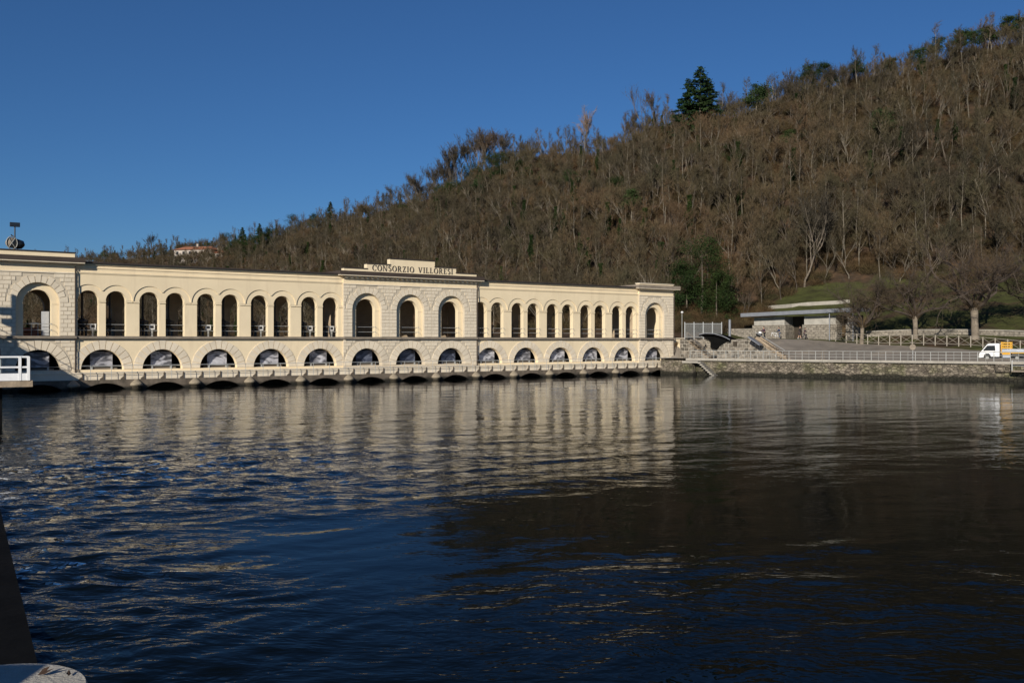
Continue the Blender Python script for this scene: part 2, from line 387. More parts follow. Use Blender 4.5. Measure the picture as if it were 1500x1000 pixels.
    L.new(fn.outputs[0], f1.inputs[0]); f2 = N.new('ShaderNodeMath'); f2.operation = 'MULTIPLY_ADD'; f2.inputs[1].default_value = .3; L.new(fa.outputs['Fac'], f2.inputs[0]); L.new(f1.outputs[0], f2.inputs[2])
    f3 = N.new('ShaderNodeMapRange'); f3.inputs[1].default_value = .0; f3.inputs[2].default_value = .12; L.new(f2.outputs[0], f3.inputs[0])
    fx_ = N.new('ShaderNodeMix'); fx_.data_type = 'RGBA'; L.new(f3.outputs[0], fx_.inputs[0]); fx_.inputs[6].default_value = (.0025, .004, .004, 1); fx_.inputs[7].default_value = (.30, .32, .34, 1)
    L.new(fx_.outputs[2], p.inputs['Base Color'])
    geo = N.new('ShaderNodeNewGeometry')
    mp = N.new('ShaderNodeMapping'); mp.inputs['Scale'].default_value = (.75, 1.3, 1); L.new(geo.outputs['Position'], mp.inputs['Vector'])
    wn = N.new('ShaderNodeTexNoise'); wn.inputs['Scale'].default_value = .35; wn.inputs['Detail'].default_value = 2
    L.new(mp.outputs[0], wn.inputs['Vector'])
    av = N.new('ShaderNodeVectorMath'); av.operation = 'MULTIPLY_ADD'; av.inputs[1].default_value = (1.6, 1.6, 0)
    L.new(wn.outputs['Color'], av.inputs[0]); L.new(mp.outputs[0], av.inputs[2])
    na = N.new('ShaderNodeTexNoise'); na.inputs['Scale'].default_value = 1.7; na.inputs['Detail'].default_value = 3; na.inputs['Roughness'].default_value = .55
    L.new(av.outputs[0], na.inputs['Vector'])
    nb = N.new('ShaderNodeTexNoise'); nb.inputs['Scale'].default_value = 5.5; nb.inputs['Detail'].default_value = 2
    L.new(av.outputs[0], nb.inputs['Vector'])
    at_ = N.new('ShaderNodeAttribute'); at_.attribute_name = 'turb'
    s1 = N.new('ShaderNodeMath'); s1.operation = 'MULTIPLY_ADD'; s1.inputs[1].default_value = .34
    L.new(nb.outputs[0], s1.inputs[0]); L.new(na.outputs[0], s1.inputs[2])
    s2 = N.new('ShaderNodeMath'); s2.operation = 'MULTIPLY'; L.new(s1.outputs[0], s2.inputs[0]); L.new(at_.outputs['Fac'], s2.inputs[1])
    bp = N.new('ShaderNodeBump'); bp.inputs['Strength'].default_value = 1.0; bp.inputs['Distance'].default_value = .05
    L.new(s2.outputs[0], bp.inputs['Height']); L.new(bp.outputs[0], p.inputs['Normal']); L.new(bp.outputs[0], gl.inputs['Normal']); L.new(bp.outputs[0], fr.inputs['Normal'])
    me.materials.append(m)
    tag(link('river_water', me), 'dark rippled river water reflecting the cream building', None, None, 'structure')
build_water()

# ------------------------------------------------------------------ the arcaded intake building
HALF = math.pi
def arc_profile(r, zs, n=20): return [(-r * math.cos(HALF * k / n), zs + r * math.sin(HALF * k / n)) for k in range(n + 1)]
def seg_profile(hw, zs, crown, n=14):
    h = crown - zs; rr = (hw*hw + h*h) / (2*h); a = math.asin(hw / rr)
    return [(rr*math.sin(-a + 2*a*k/n), zs + h - rr + rr*math.cos(-a + 2*a*k/n)) for k in range(n + 1)]
def arch_wall(mb, s0, s1, z0, z1, holes, y0, y1, caps=True):
    """wall between y0 (front) and y1 (back) with holes (centre, bottom, profile)"""
    holes = sorted(holes, key=lambda h: h[0]); xs = [s0]
    for a, b in zip(holes, holes[1:]): xs.append((a[0] + a[2][-1][0] + b[0] + b[2][0][0]) / 2)
    xs.append(s1)
    if not holes:
        mb.box(s0, s1, y0, y1, z0, z1); return mb
    def quad(a, b, c, d, y, flip):
        pts = [(a[0], y, a[1]), (b[0], y, b[1]), (c[0], y, c[1]), (d[0], y, d[1])]
        mb.face(pts[::-1] if flip else pts)
    for (cs, zb, prof), xa, xb in zip(holes, xs, xs[1:]):
        P = [(cs + dx, z) for dx, z in prof]; l, r = P[0][0], P[-1][0]
        for y, fl in ((y0, False), (y1, True)):
            quad((xa, z0), (l, z0), (l, z1), (xa, z1), y, fl)
            quad((r, z0), (xb, z0), (xb, z1), (r, z1), y, fl)
            if zb > z0 + 1e-6: quad((l, z0), (r, z0), (r, zb), (l, zb), y, fl)
            for a, b in zip(P, P[1:]): quad(a, b, (b[0], z1), (a[0], z1), y, fl)
        loop = [(l, zb)] + P + [(r, zb)]
        for a, b in zip(loop, loop[1:]):
            if abs(a[0]-b[0]) + abs(a[1]-b[1]) > 1e-6:
                mb.face([(a[0], y0, a[1]), (a[0], y1, a[1]), (b[0], y1, b[1]), (b[0], y0, b[1])])
        mb.face([(l, y0, zb), (r, y0, zb), (r, y1, zb), (l, y1, zb)])
    if caps:
        mb.face([(s0, y0, z0), (s0, y0, z1), (s0, y1, z1), (s0, y1, z0)]); mb.face([(s1, y0, z0), (s1, y1, z0), (s1, y1, z1), (s1, y0, z1)])
        mb.face([(s0, y0, z1), (s1, y0, z1), (s1, y1, z1), (s0, y1, z1)]); mb.face([(s0, y0, z0), (s0, y1, z0), (s1, y1, z0), (s1, y0, z0)])
    return mb
def ring(mb, cs, zs, r1, r2, y0, y1, a0=0.0, a1=math.pi, n=20):
    f2 = r2 if callable(r2) else (lambda a: r2)
    I = []; O = []
    for k in range(n + 1):
        a = a0 + (a1 - a0) * k / n; c, s = math.cos(a), math.sin(a)
        I.append((cs + r1*c, zs + r1*s)); O.append((cs + f2(a)*c, zs + f2(a)*s))
    for k in range(n):
        i0, i1, o0, o1 = I[k], I[k+1], O[k], O[k+1]
        mb.face([(i0[0], y0, i0[1]), (o0[0], y0, o0[1]), (o1[0], y0, o1[1]), (i1[0], y0, i1[1])])
        mb.face([(o0[0], y0, o0[1]), (o0[0], y1, o0[1]), (o1[0], y1, o1[1]), (o1[0], y0, o1[1])])
        mb.face([(i0[0], y0, i0[1]), (i1[0], y0, i1[1]), (i1[0], y1, i1[1]), (i0[0], y1, i0[1])])
    for i, o, fl in ((I[0], O[0], 0), (I[-1], O[-1], 1)):
        q = [(i[0], y0, i[1]), (i[0], y1, i[1]), (o[0], y1, o[1]), (o[0], y0, o[1])]
        mb.face(q[::-1] if fl else q)
    return mb

BAY = 4.97; C0 = 2.15
bay = lambda k: C0 + BAY * k
SEC = dict(left=(-5.75, 0.0), wing1=(0.0, 24.42), centre=(24.42, 40.14), wing2=(40.14, 64.10), right=(64.10, 70.0))
Z_BASE, Z_SILL, Z_L0, Z_L1, Z_TOP = .80, 1.62, 4.24, 4.45, 10.55
B = thing('intake_building', 'long cream arcaded river intake building with two rows of arches and lettered parapet', 'building', (FX, FY, 0), TH)
LOWER = lambda k: (bay(k), Z_SILL, arc_profile(1.70, Z_SILL, 22))
PR = 1.11                                  # half the distance between the two arches of a pair
RU, ZU = .83, 7.47                         # wing arches
RI, RO, ZT = 1.05, 1.62, 7.20              # tower and centre arches: opening and recess
PROUD = -.12                               # towers and centre stand a little proud
# wings
for nm, ks in (('wing1', range(0, 5)), ('wing2', range(8, 13))):
    s0, s1 = SEC[nm]
    mb = MB(); arch_wall(mb, s0 + .003, s1 - .003, Z_BASE, Z_L0, [LOWER(k) for k in ks], 0, .5)
    part('lower_wall', mb, M['plaster'], B)
    mb = MB(); arch_wall(mb, s0 + .003, s1 - .003, Z_L1, Z_TOP, [(bay(k) + e * PR, Z_L1, arc_profile(RU, ZU)) for k in ks for e in (-1, 1)], .08, .65)
    part('upper_wall', mb, M['plaster'], B)
    hs = []
    for k in ks:                           # the wall above stands proud, its lower edge scalloped round the arches
        pr_ = []
        for e in (-1, 1):
            for i in range(25):
                x = e * PR - 1.33 * math.cos(math.pi * i / 24); z = ZU + 1.33 * math.sin(math.pi * i / 24)
                if (x * e >= -.012 or True) and (x <= 0 if e < 0 else x >= 0): pr_.append((x, z))
        pr_ = [(max(s0 + .02, min(s1 - .02, bay(k) + x)) - bay(k), z) for x, z in pr_]
        hs.append((bay(k), ZU, pr_))
    mb = MB(); arch_wall(mb, s0 + .003, s1 - .003, ZU, Z_TOP - .002, hs, 0, .078); part('scalloped_wall', mb, M['plaster'], B)
    for k in ks:
        for a, b in ((bay(k) - 2.455, bay(k) - PR - RU), (bay(k) - PR + RU, bay(k) + PR - RU), (bay(k) + PR + RU, bay(k) + 2.455)):
            a = max(a, s0 + .01); b = min(b, s1 - .01)
            part('impost_band', MB().box(a, b, .0, .09, ZU - .15, ZU - .012), M['plaster'], B)
    for za, zb, pr in ((9.66, 9.74, .05), (9.74, 9.82, .09), (10.14, 10.22, .06), (10.42, 10.54, .12)):
        part('string_course', MB().box(s0 + .005, s1 - .005, -pr, .01, za, zb), M['plaster'], B)
    part('roof_edge', MB().box(s0 + .005, s1 - .005, -.30, 7.0, Z_TOP + .003, Z_TOP + .13), M['roof'], B)
    part('ledge', MB().box(s0 + .003, s1 - .003, -.28, .6, Z_L0 + .002, Z_L1 - .002), M['ledge'], B)
# towers and centre
def tower(nm, ks, ztop, dark_fascia):
    s0, s1 = SEC[nm]
    mb = MB(); arch_wall(mb, s0, s1, Z_BASE, Z_L0, [LOWER(k) for k in ks], PROUD, .5); part('lower_wall', mb, M['joint'], B)
    mb = MB(); arch_wall(mb, s0, s1, Z_L1, 9.62, [(bay(k), Z_L1, arc_profile(RO, ZT)) for k in ks], PROUD, .22); part('upper_wall', mb, M['joint'], B)
    mb = MB(); arch_wall(mb, s0 + .01, s1 - .01, Z_L1, 9.6, [(bay(k), Z_L1, arc_profile(RI, ZT)) for k in ks], .224, .75); part('recessed_wall', mb, M['plaster'], B)
    part('frieze', MB().box(s0 - .001, s1 + .001, PROUD - .02, .75, 9.622, 10.36), M['plaster'], B)
    part('string_course', MB().box(s0 - .03, s1 + .03, PROUD - .10, .02, 9.61, 9.72), M['ashlar'], B)
    part('ledge', MB().box(s0 - .05, s1 + .05, PROUD - .30, .6, Z_L0 + .001, Z_L1 - .001), M['ledge'], B)
    pr = .62
    part('cornice', MB().box(s0 - .2, s1 + .2, PROUD - .2, .7, 10.361, 10.46).box(s0 - pr, s1 + pr, PROUD - pr, .7, 10.462, 10.525), M['ashlar'], B)
    part('fascia_strip', MB().box(s0 - pr + .01, s1 + pr - .01, PROUD - pr + .03, 6.9, 10.526, 10.541), M['roof'], B)
    part('fascia', MB().box(s0 - pr - .02, s1 + pr + .02, PROUD - pr - .02, 7.0, 10.542, 10.93), M['fascia'] if dark_fascia else M['ledge'], B)
    mb = MB(); n = int((s1 - s0) / .55)
    for i in range(n):
        a = s0 + .14 + (s1 - s0 - .5) * i / (n - 1)
        mb.box(a, a + .22, PROUD - .32, PROUD - .02, 10.24, 10.359)
    if nm == 'centre': o = part('dentils', mb, M['ashlar'], B); o['kind'] = 'stuff'
    if nm != 'centre':
        part('parapet', MB().box(s0 + .03, s1 - .05, PROUD - .06, .5, 10.931, ztop), M['plaster'], B)
        part('parapet_cap', MB().box(s0 - .02, s1 + .02, PROUD - .14, .58, ztop + .002, ztop + .09), M['roof'] if dark_fascia else M['ashlar'], B)
    # jamb quoins of the recess
    for k in ks:
        for e in (-1, 1):
            a, b = sorted((bay(k) + e * RI, bay(k) + e * RO))
            part('impost_band', MB().box(a + .005, b - .005, .19, .225, ZT - .14, ZT), M['plaster'], B)
tower('left', [-1], 11.32, True); tower('centre', [5, 6, 7], 11.2, True); tower('right', [13], 11.10, False)
# stepped parapet with lettering
pp = [(24.46, 10.932), (40.1, 10.932), (40.1, 11.22), (37.5, 11.22), (37.5, 11.74), (34.86, 11.74), (34.86, 12.36), (29.56, 12.36), (29.56, 11.74), (26.95, 11.74), (26.95, 11.22), (24.46, 11.22)]
part('parapet', MB().prism(pp, PROUD - .06, .4), M['plaster'], B)
mb = MB()
for a, b, z in ((24.46, 26.95, 11.22), (37.5, 40.1, 11.22), (26.95, 29.56, 11.74), (34.86, 37.5, 11.74), (29.56, 34.86, 12.36)):
    mb.box(a - .06, b + .06, PROUD - .14, .48, z + .002, z + .085)
part('parapet_cap', mb, M['roof'], B)
# Roman capitals: thick and thin strokes with serifs, unit height
def glyph(ch):
    T, t, sf = .17, .075, .05
    P = []
    def stem(x0, x1, z0=0, z1=1): P.append([(x0, z0), (x1, z0), (x1, z1), (x0, z1)])
    def serif(xc, z, w=.30): P.append([(xc - w/2, z), (xc + w/2, z), (xc + w/2, z + sf), (xc - w/2, z + sf)])
    def diag(x0, x1, w, z0=0, z1=1): P.append([(x0, z0), (x0 + w, z0), (x1 + w, z1), (x1, z1)])
    def bowl(cx, cz, rx, rz, a0, a1, n=14):
        for k in range(n):
            A = a0 + (a1 - a0)*k/n; Bq = a0 + (a1 - a0)*(k+1)/n
            def q(a):
                w = t + (T - t) * abs(math.cos(a)); 
                return ((cx + rx*math.cos(a), cz + rz*math.sin(a)), (cx + (rx - w)*math.cos(a), cz + (rz - w*.9)*math.sin(a)))
            (oa, ia), (ob, ib) = q(A), q(Bq); P.append([ia, oa, ob, ib])
    if ch == 'I': stem(.12, .12 + T); serif(.205, 0, .38); serif(.205, 1 - sf, .38); return P, .41
    if ch == 'O': bowl(.46, .5, .46, .53, 0, 2*math.pi, 24); return P, .92
    if ch == 'C': bowl(.46, .5, .46, .53, R(45), R(315), 20); P.append([(.74, .68), (.80, .68), (.80, 1.0), (.74, 1.0)]); return P, .84
    if ch == 'N':
        stem(.10, .10 + t); stem(.76, .76 + t); diag(.66, .08, T); serif(.13, 0, .3); serif(.10, 1 - sf, .24); serif(.80, 1 - sf, .3); return P, .95
    if ch == 'V': diag(.36, .06, T); diag(.40, .72, t); serif(.14, 1 - sf, .34); serif(.76, 1 - sf, .28); return P, .88
    if ch == 'L': stem(.10, .10 + T); serif(.185, 1 - sf, .36); P.append([(.02, 0), (.66, 0), (.66, t), (.02, t)]); P.append([(.60, t), (.66, t), (.66, .28), (.62, .28)]); return P, .70
    if ch == 'E':
        stem(.10, .10 + T); P.append([(.02, 0), (.64, 0), (.64, t), (.02, t)]); P.append([(.02, 1 - t), (.62, 1 - t), (.62, 1), (.02, 1)])
        P.append([(.2, .48), (.50, .48), (.50, .48 + t), (.2, .48 + t)]); P.append([(.58, t), (.64, t), (.64, .26), (.60, .26)]); P.append([(.56, .76), (.60, .76), (.62, 1 - t), (.56, 1 - t)]); return P, .70
    if ch == 'Z':
        P.append([(.04, 0), (.70, 0), (.70, t), (.04, t)]); P.append([(.06, 1 - t), (.70, 1 - t), (.70, 1), (.06, 1)]); diag(.04, .52, T); P.append([(.64, t), (.70, t), (.70, .26), (.66, .26)]); P.append([(.06, .76), (.10, .76), (.12, 1 - t), (.06, 1 - t)]); return P, .76
    if ch == 'R':
        stem(.10, .10 + T); serif(.185, 0, .36); serif(.12, 1 - sf, .2)
        bowl(.38, .745, .32, .275, R(-90), R(90), 12); P.append([(.12, 1 - t), (.40, 1 - t), (.40, 1.02), (.12, 1.02)]); P.append([(.2, .47), (.40, .47), (.40, .47 + t), (.2, .47 + t)])
        diag(.62, .36, T, 0, .48); serif(.76, 0, .24); return P, .86
    if ch == 'S':
        bowl(.32, .74, .28, .28, R(30), R(270), 14); bowl(.32, .27, .30, .30, R(-150), R(90), 14); return P, .64
ALLW = 0; txt = 'CONSORZIO VILLORESI'; gap = .17
for ch in txt: ALLW += (.55 if ch == ' ' else glyph(ch)[1]) + gap
LX0, LX1, LZ, LH = 27.55, 37.18, 11.09, .57
kx = (LX1 - LX0) / ALLW; x = LX0; GM = {}
for ch in txt:
    if ch == ' ': x += (.55 + gap) * kx; continue
    P, w = glyph(ch)
    if ch not in GM:
        mb = MB()
        for i, q in enumerate(P):
            e = .0006 * i
            ar = sum(a[0]*b[1] - b[0]*a[1] for a, b in zip(q, q[1:] + q[:1]))
            if ar < 0: q = q[::-1]
            mb.prism([(a * kx, b * LH) for a, b in q], -.035 - e, .004)
        GM[ch] = mb.mesh('letter', M['letter'])
    link('letter', GM[ch], B, (x, PROUD - .06, LZ)); x += (w + gap) * kx
# voussoirs round the arches
NV = 13
def wedge(r1, r2, k, n, dep, gapm=.028):
    a0 = math.pi * k / n; a1 = math.pi * (k + 1) / n
    pts = []
    for r, aa, bb in ((r1, a0, a1),):
        g1 = gapm / r1; g2 = gapm / r2
        for j in range(4): 
            a = a0 + g1 + (a1 - a0 - 2*g1) * j / 3; pts.append((r1*math.cos(a), r1*math.sin(a)))
        for j in range(3, -1, -1):
            a = a0 + g2 + (a1 - a0 - 2*g2) * j / 3; pts.append((r2*math.cos(a), r2*math.sin(a)))
    return MB().prism(pts[::-1], -dep, .008)
WL = [wedge(1.705, 2.46 + (.12 if k == 6 else 0), k, NV, .05).mesh('voussoir', M['ashlar']) for k in range(NV)]
WU = [wedge(1.625, 2.12 + (.14 if k % 2 == 0 else 0), k, NV, .045).mesh('voussoir', M['ashlar']) for k in range(NV)]
for k in range(-1, 14):
    pr = 0 if (0 <= k <= 4 or 8 <= k <= 12) else PROUD
    for w in range(NV): link('voussoir', WL[w], B, (bay(k), pr, Z_SILL))
    if pr:
        for w in range(NV): link('voussoir', WU[w], B, (bay(k), pr, ZT))
# ashlar blocks of the towers and the centre
blocks = []
def courses(nm, ks, z0, z1, holes):
    s0, s1 = SEC[nm]; n = round((z1 - z0) / .34); hgt = (z1 - z0) / n; rnd = random.Random(hash(nm) % 97 if False else len(nm) * 7 + int(z0 * 10))
    for i in range(n):
        a, b = z0 + i * hgt, z0 + (i + 1) * hgt
        spans = [(s0, s1)]
        for cs, hw, zs, zbot, ro in holes:
            if b <= zbot: continue
            if a >= zs + ro: continue
            if a >= zs: h = math.sqrt(max(ro*ro - (a - zs)**2, 0))
            elif b > zs + .02: h = ro
            else: h = hw
            ns = []
            for p, q in spans:
                if cs - h > p + .12: ns.append((p, min(q, cs - h)))
                if cs + h < q - .12: ns.append((max(p, cs + h), q))
                if q <= cs - h or p >= cs + h: pass
            spans = [sp for sp in ns]
            # keep spans wholly beside the hole once only
            spans = sorted(set(spans))
        merged = []
        for p, q in spans: merged.append((p, q))
        for p, q in merged:
            w = q - p; m = max(1, round(w / .72)); off = .5 if i % 2 else 0
            xs = [p] + [p + w * (j + off) / m for j in range(0 if off else 1, m)] + [q]
            xs = [xs[0]] + [xx for u, xx in zip(xs, xs[1:]) if xx - u > .05]
            for u, v in zip(xs, xs[1:]): blocks.append((nm, u, v, a, b))
for nm, ks in (('left', [-1]), ('centre', [5, 6, 7]), ('right', [13])):
    # one bay at a time, so that every arch clips only its own stretch of wall
    s0, s1 = SEC[nm]; cuts = [s0] + [(bay(a) + bay(b)) / 2 for a, b in zip(ks, ks[1:])] + [s1]
    for k, a, b in zip(ks, cuts, cuts[1:]):
        SEC['tmp'] = (a, b); n0 = len(blocks)
        courses('tmp', [k], Z_L1 + .02, 9.60, [(bay(k), RO, ZT, Z_L1, 2.38)])
        courses('tmp', [k], Z_BASE + .02, Z_L0 - .01, [(bay(k), 1.72, Z_SILL, Z_SILL, 2.60)])
        blocks[n0:] = [(nm, *q[1:]) for q in blocks[n0:]]
unit = MB().box(-.5, .5, -.5, .5, -.5, .5).mesh('ashlar_block', M['ashlar'])
order = {'left': 0, 'centre': 1, 'right': 2}
blocks.sort(key=lambda q: (order[q[0]], -(q[2] - q[1])))
rest = MB()
for i, (nm, u, v, a, b) in enumerate(blocks):
    g = .019; d = .034 + .012 * random.random()
    if i < 300:
        link('ashlar_block', unit, B, ((u + v) / 2, PROUD - d / 2 + .004, (a + b) / 2), 0, (v - u - 2*g, d + .008, b - a - 2*g))
    else: rest.box(u + g, v - g, PROUD - d, PROUD + .008, a + g, b - g)
o = part('ashlar_block', rest, M['ashlar'], B); o['kind'] = 'stuff'
# inside: gallery floor, back wall with its own arches, low vaults behind the lower arches
S0, S1 = SEC['left'][0], SEC['right'][1]
part('gallery_floor', MB().box(S0 + .02, S1 - .02, .52, 6.0, 4.05, 4.43), M['ledge'], B)
mb = MB(); hs = []
for k in range(-1, 14):
    if 0 <= k <= 4 or 8 <= k <= 12: hs.append((bay(k), 4.55, seg_profile(2.02, 6.9, 8.35)))
    else: hs.append((bay(k), 4.55, arc_profile(1.45, 6.9, 14)))
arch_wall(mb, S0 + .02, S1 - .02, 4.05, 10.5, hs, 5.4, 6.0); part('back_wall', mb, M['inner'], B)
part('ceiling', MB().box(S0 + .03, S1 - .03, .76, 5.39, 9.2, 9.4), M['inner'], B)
mb = MB()
for nm in SEC:
    if nm in ('tmp', 'left'): continue
    mb.box(SEC[nm][0] - .2, SEC[nm][0] + .2, .77, 5.38, 4.44, 9.19)
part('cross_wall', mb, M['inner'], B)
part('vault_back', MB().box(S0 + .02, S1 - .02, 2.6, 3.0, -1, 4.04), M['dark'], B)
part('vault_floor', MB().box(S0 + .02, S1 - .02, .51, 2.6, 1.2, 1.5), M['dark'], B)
part('end_wall', MB().box(S1 - .5, S1 - .02, .8, 6.0, -1, 10.5).box(S0 + .02, S0 + .5, .8, 6.0, -1, 10.5), M['plaster'], B)
# weir base with flat arches, cutwaters and plinth
mb = MB(); arch_wall(mb, S0 - 1, S1 + .4, -2.0, .78, [(bay(k), -2.0, seg_profile(1.93, -.22, .51)) for k in range(-1, 14)], -1.05, 1.6)
part('weir_base', mb, M['base'], B)
mb = MB(); mb.box(S0 - 1, S1 + .2, -.55, .001, .782, 1.30); part('plinth', mb, M['ashlar'], B)
part('plinth_sill', MB().box(S0 - .1, S1 + .1, -.62, .002, 1.302, 1.40), M['ashlar'], B)
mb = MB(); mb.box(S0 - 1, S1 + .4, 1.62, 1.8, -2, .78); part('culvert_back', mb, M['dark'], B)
cm = MB().lathe([(.38, -2), (.38, .18), (.44, .20), (.52, .28), (.52, .40), (.47, .46), (.15, .76), (.02, .80)], 14).mesh('cutwater', M['cutwater'], True)
for k in range(-1, 15): link('cutwater', cm, B, (bay(k) - BAY / 2, -1.10, 0))
for s in (-.03, 70.05, 40.20): part('downpipe', MB().tube([(s, -.24, .9), (s, -.24, 10.2)], .05, 6), M['fascia'], B)
# railings inside the upper arches
for k in range(-1, 14):
    wing = 0 <= k <= 4 or 8 <= k <= 12
    for e in ((-1, 1) if wing else (0,)):
        cs = bay(k) + e * PR; r = RU if wing else RI; y = .45 if wing else .5
        mb = MB()
        for z in (4.95, 5.45): mb.tube([(cs - r, y, z), (cs + r, y, z)], .022, 5)
        part('arch_railing', mb, M['steel'], B)
        if not (0 <= k <= 4):
            mb = MB()
            for z in (4.95, 5.45): mb.tube([(cs + r - .1, y, z), (cs + r + .02, y - .25, z + .0), (cs + r - .1, -.1, z + .05), (cs + r - .02, -.12, z - .12)], .022, 4)
            part('rail_hook', mb, M['steel'], B)
# side niche beside the right tower
mb = MB(); arch_wall(mb, 70.06, 72.3, 1.55, 4.35, [(71.05, 1.75, arc_profile(.5, 3.45, 12))], .25, .8); part('niche_wall', mb, M['plaster'], B)
part('niche_back', MB().box(70.5, 71.7, .82, 1.0, 1.56, 4.3), M['inner'], B)
part('niche_cap', MB().box(70.06, 72.4, .15, .9, 4.352, 4.46), M['ashlar'], B)

def bw(s, y, z):                           # building frame to world
    return Vector((FX + s * CT - y * ST, FY + s * ST + y * CT, z))
ORD = ['first', 'second', 'third', 'fourth', 'fifth']
def print_mat(name, blue):
    m = bpy.data.materials.new(name); m.use_nodes = True; t = m.node_tree; N = t.nodes; L = t.links
    p = N['Principled BSDF']; p.inputs['Roughness'].default_value = .5
    tc = N.new('ShaderNodeTexCoord'); oi = N.new('ShaderNodeObjectInfo')
    ad = N.new('ShaderNodeVectorMath'); ad.operation = 'MULTIPLY_ADD'; ad.inputs[1].default_value = (.7, 1, 1.4)
    sc = N.new('ShaderNodeMath'); sc.operation = 'MULTIPLY'; sc.inputs[1].default_value = 40; L.new(oi.outputs['Random'], sc.inputs[0])
    L.new(tc.outputs['Object'], ad.inputs[0]); L.new(sc.outputs[0], ad.inputs[2])
    n = N.new('ShaderNodeTexNoise'); n.inputs['Scale'].default_value = 1.1; n.inputs['Detail'].default_value = 5; n.inputs['Distortion'].default_value = 1.6
    L.new(ad.outputs[0], n.inputs['Vector'])
    r = N.new('ShaderNodeValToRGB'); cr = r.color_ramp
    if blue: S = [(.30, (.012, .014, .022)), (.5, (.045, .055, .085)), (.66, (.16, .18, .24)), (.72, (.40, .42, .47))]
    else: S = [(.30, (.05, .05, .055)), (.44, (.13, .13, .145)), (.53, (.36, .36, .39)), (.72, (.58, .58, .62))]
    cr.elements[0].position = S[0][0]; cr.elements[0].color = (*S[0][1], 1); cr.elements[1].position = S[-1][0]; cr.elements[1].color = (*S[-1][1], 1)
    for a, c in S[1:-1]: e = cr.elements.new(a); e.color = (*c, 1)
    L.new(n.outputs[0], r.inputs[0]); L.new(r.outputs[0], p.inputs['Base Color']); return m
M['print'] = print_mat('grey_photo_print', False); M['print_blue'] = print_mat('blue_photo_print', True)
for k in range(-1, 14):
    blue = 5 <= k <= 7
    if k == -1: lb = 'shaded photo panel in the low arch of the left tower behind the platform railing'
    elif k < 5: lb = f'black and white photo panel in the {ORD[k]} low arch right of the left tower'
    elif blue: lb = f'dark blue photo panel in the {["left", "middle", "right"][k-5]} low arch below the lettered centre block'
    elif k < 13: lb = f'black and white photo panel in the {ORD[k-8]} low arch right of the centre block'
    else: lb = 'grey photo panel in the low arch of the right end tower'
    P = thing('photo_panel', lb, 'photo panel', bw(bay(k) + .05, .62, 1.52), TH, 'photo panels in the low arches')
    hw = .92 if not k >= 8 else 1.05
    part('board', MB().box(-hw, hw, 0, .06, .30, 1.62), M['iron'], P)
    part('print', MB().box(-hw + .03, hw - .03, -.012, -.002, .33, 1.59), M['print_blue'] if blue else M['print'], P)
    part('foot_board', MB().box(-1.25, 1.25, -.05, .02, .0, .22), M['ledge'], P)
    part('foot_rail', MB().tube([(-1.66, -.2, .36), (1.6, -.2, .36)], .02, 5), M['steel'], P)
    for e in (-.8, .8): part('stand', MB().box(e - .07, e + .07, -.16, -.06, 0, .36), M['steel'], P)
# service railing on the weir base
RL = thing('service_railing', 'thin grey service railing with brackets along the foot of the cream building', 'railing', (FX, FY, 0), TH)
for z in (1.42, 1.98): part('rail', MB().tube([(.3, -.98, z), (69.8, -.98, z)], .022, 5), M['steel'], RL)
pm = MB().tube([(0, 0, .78), (0, 0, 1.98)], .022, 5).mesh('post', M['steel'])
bm_ = MB().prism([(-.34, .79), (.0, .79), (.0, 1.36), (-.09, 1.36), (-.09, 1.06), (-.34, .86)], -.035, .035).mesh('bracket', M['base'])
for k in range(0, 14):
    for j in range(3):
        s = bay(k) - BAY / 2 + BAY / 3 * (j + .5)
        if s < 69.8:
            link('post', pm, RL, (s + .5, -.98, 0)); link('bracket', bm_, RL, (s, -.60, 0))
# sluice winches in the gallery
def make_winch():
    w = thing('sluice_winch', 'x', 'winch')
    part('stand', MB().box(-.36, -.24, -.2, .2, 0, .72).box(.24, .36, -.2, .2, 0, .72).box(-.36, .36, -.14, .14, .725, .80), M['iron'], w)
    part('gear_case', MB().lathe([(.02, -.35), (.22, -.33), (.40, -.12), (.52, .16), (.50, .24), (.26, .30), (.12, .42), (.12, .6), (.02, .6)], 12, (0, 0, 1.12)), M['iron'], w)
    part('screw_rod', MB().tube([(0, 0, .1), (0, 0, 4.6)], .105, 6), M['iron'], w)
    mb = MB(); c = (-.46, -.25, 1.2)
    n = 12
    for i in range(n):
        a, b = 2*math.pi*i/n, 2*math.pi*(i+1)/n
        mb.bar((c[0]+.38*math.cos(a), c[1], c[2]+.38*math.sin(a)), (c[0]+.38*math.cos(b), c[1], c[2]+.38*math.sin(b)), .06)
    for i in range(3):
        a = math.pi*i/3
        mb.bar((c[0]+.38*math.cos(a), c[1], c[2]+.38*math.sin(a)), (c[0]-.38*math.cos(a), c[1], c[2]-.38*math.sin(a)), .045)
    mb.bar(c, (-.2, 0, 1.2), .06)
    part('hand_wheel', mb, M['iron'], w); return w
W0 = make_winch(); first = True
for k in list(range(0, 5)) + list(range(8, 13)):
    for e in (-1, 1):
        o = W0 if first else copy_tree(W0); first = False
        o.location = bw(bay(k) + e * PR - .22, 1.3, 4.435); o.rotation_euler = (0, 0, TH)
        side = 'left' if e < 0 else 'right'
        o['label'] = (f'black sluice winch in the {side} arch of the {ORD[k]} pair right of the left tower' if k < 5 else
                      f'black sluice winch in the {side} arch of the {ORD[k-8]} pair right of the centre block')
        o['group'] = 'sluice winches in the gallery'
for i, k in enumerate((5, 6, 7)):
    o = copy_tree(W0); o.location = bw(bay(k) - .55, 2.2, 4.435); o.rotation_euler = (0, 0, TH + .5); o['group'] = 'sluice winches in the gallery'
    o['label'] = f'black sluice winch in the {["left", "middle", "right"][i]} tall arch under the lettering'
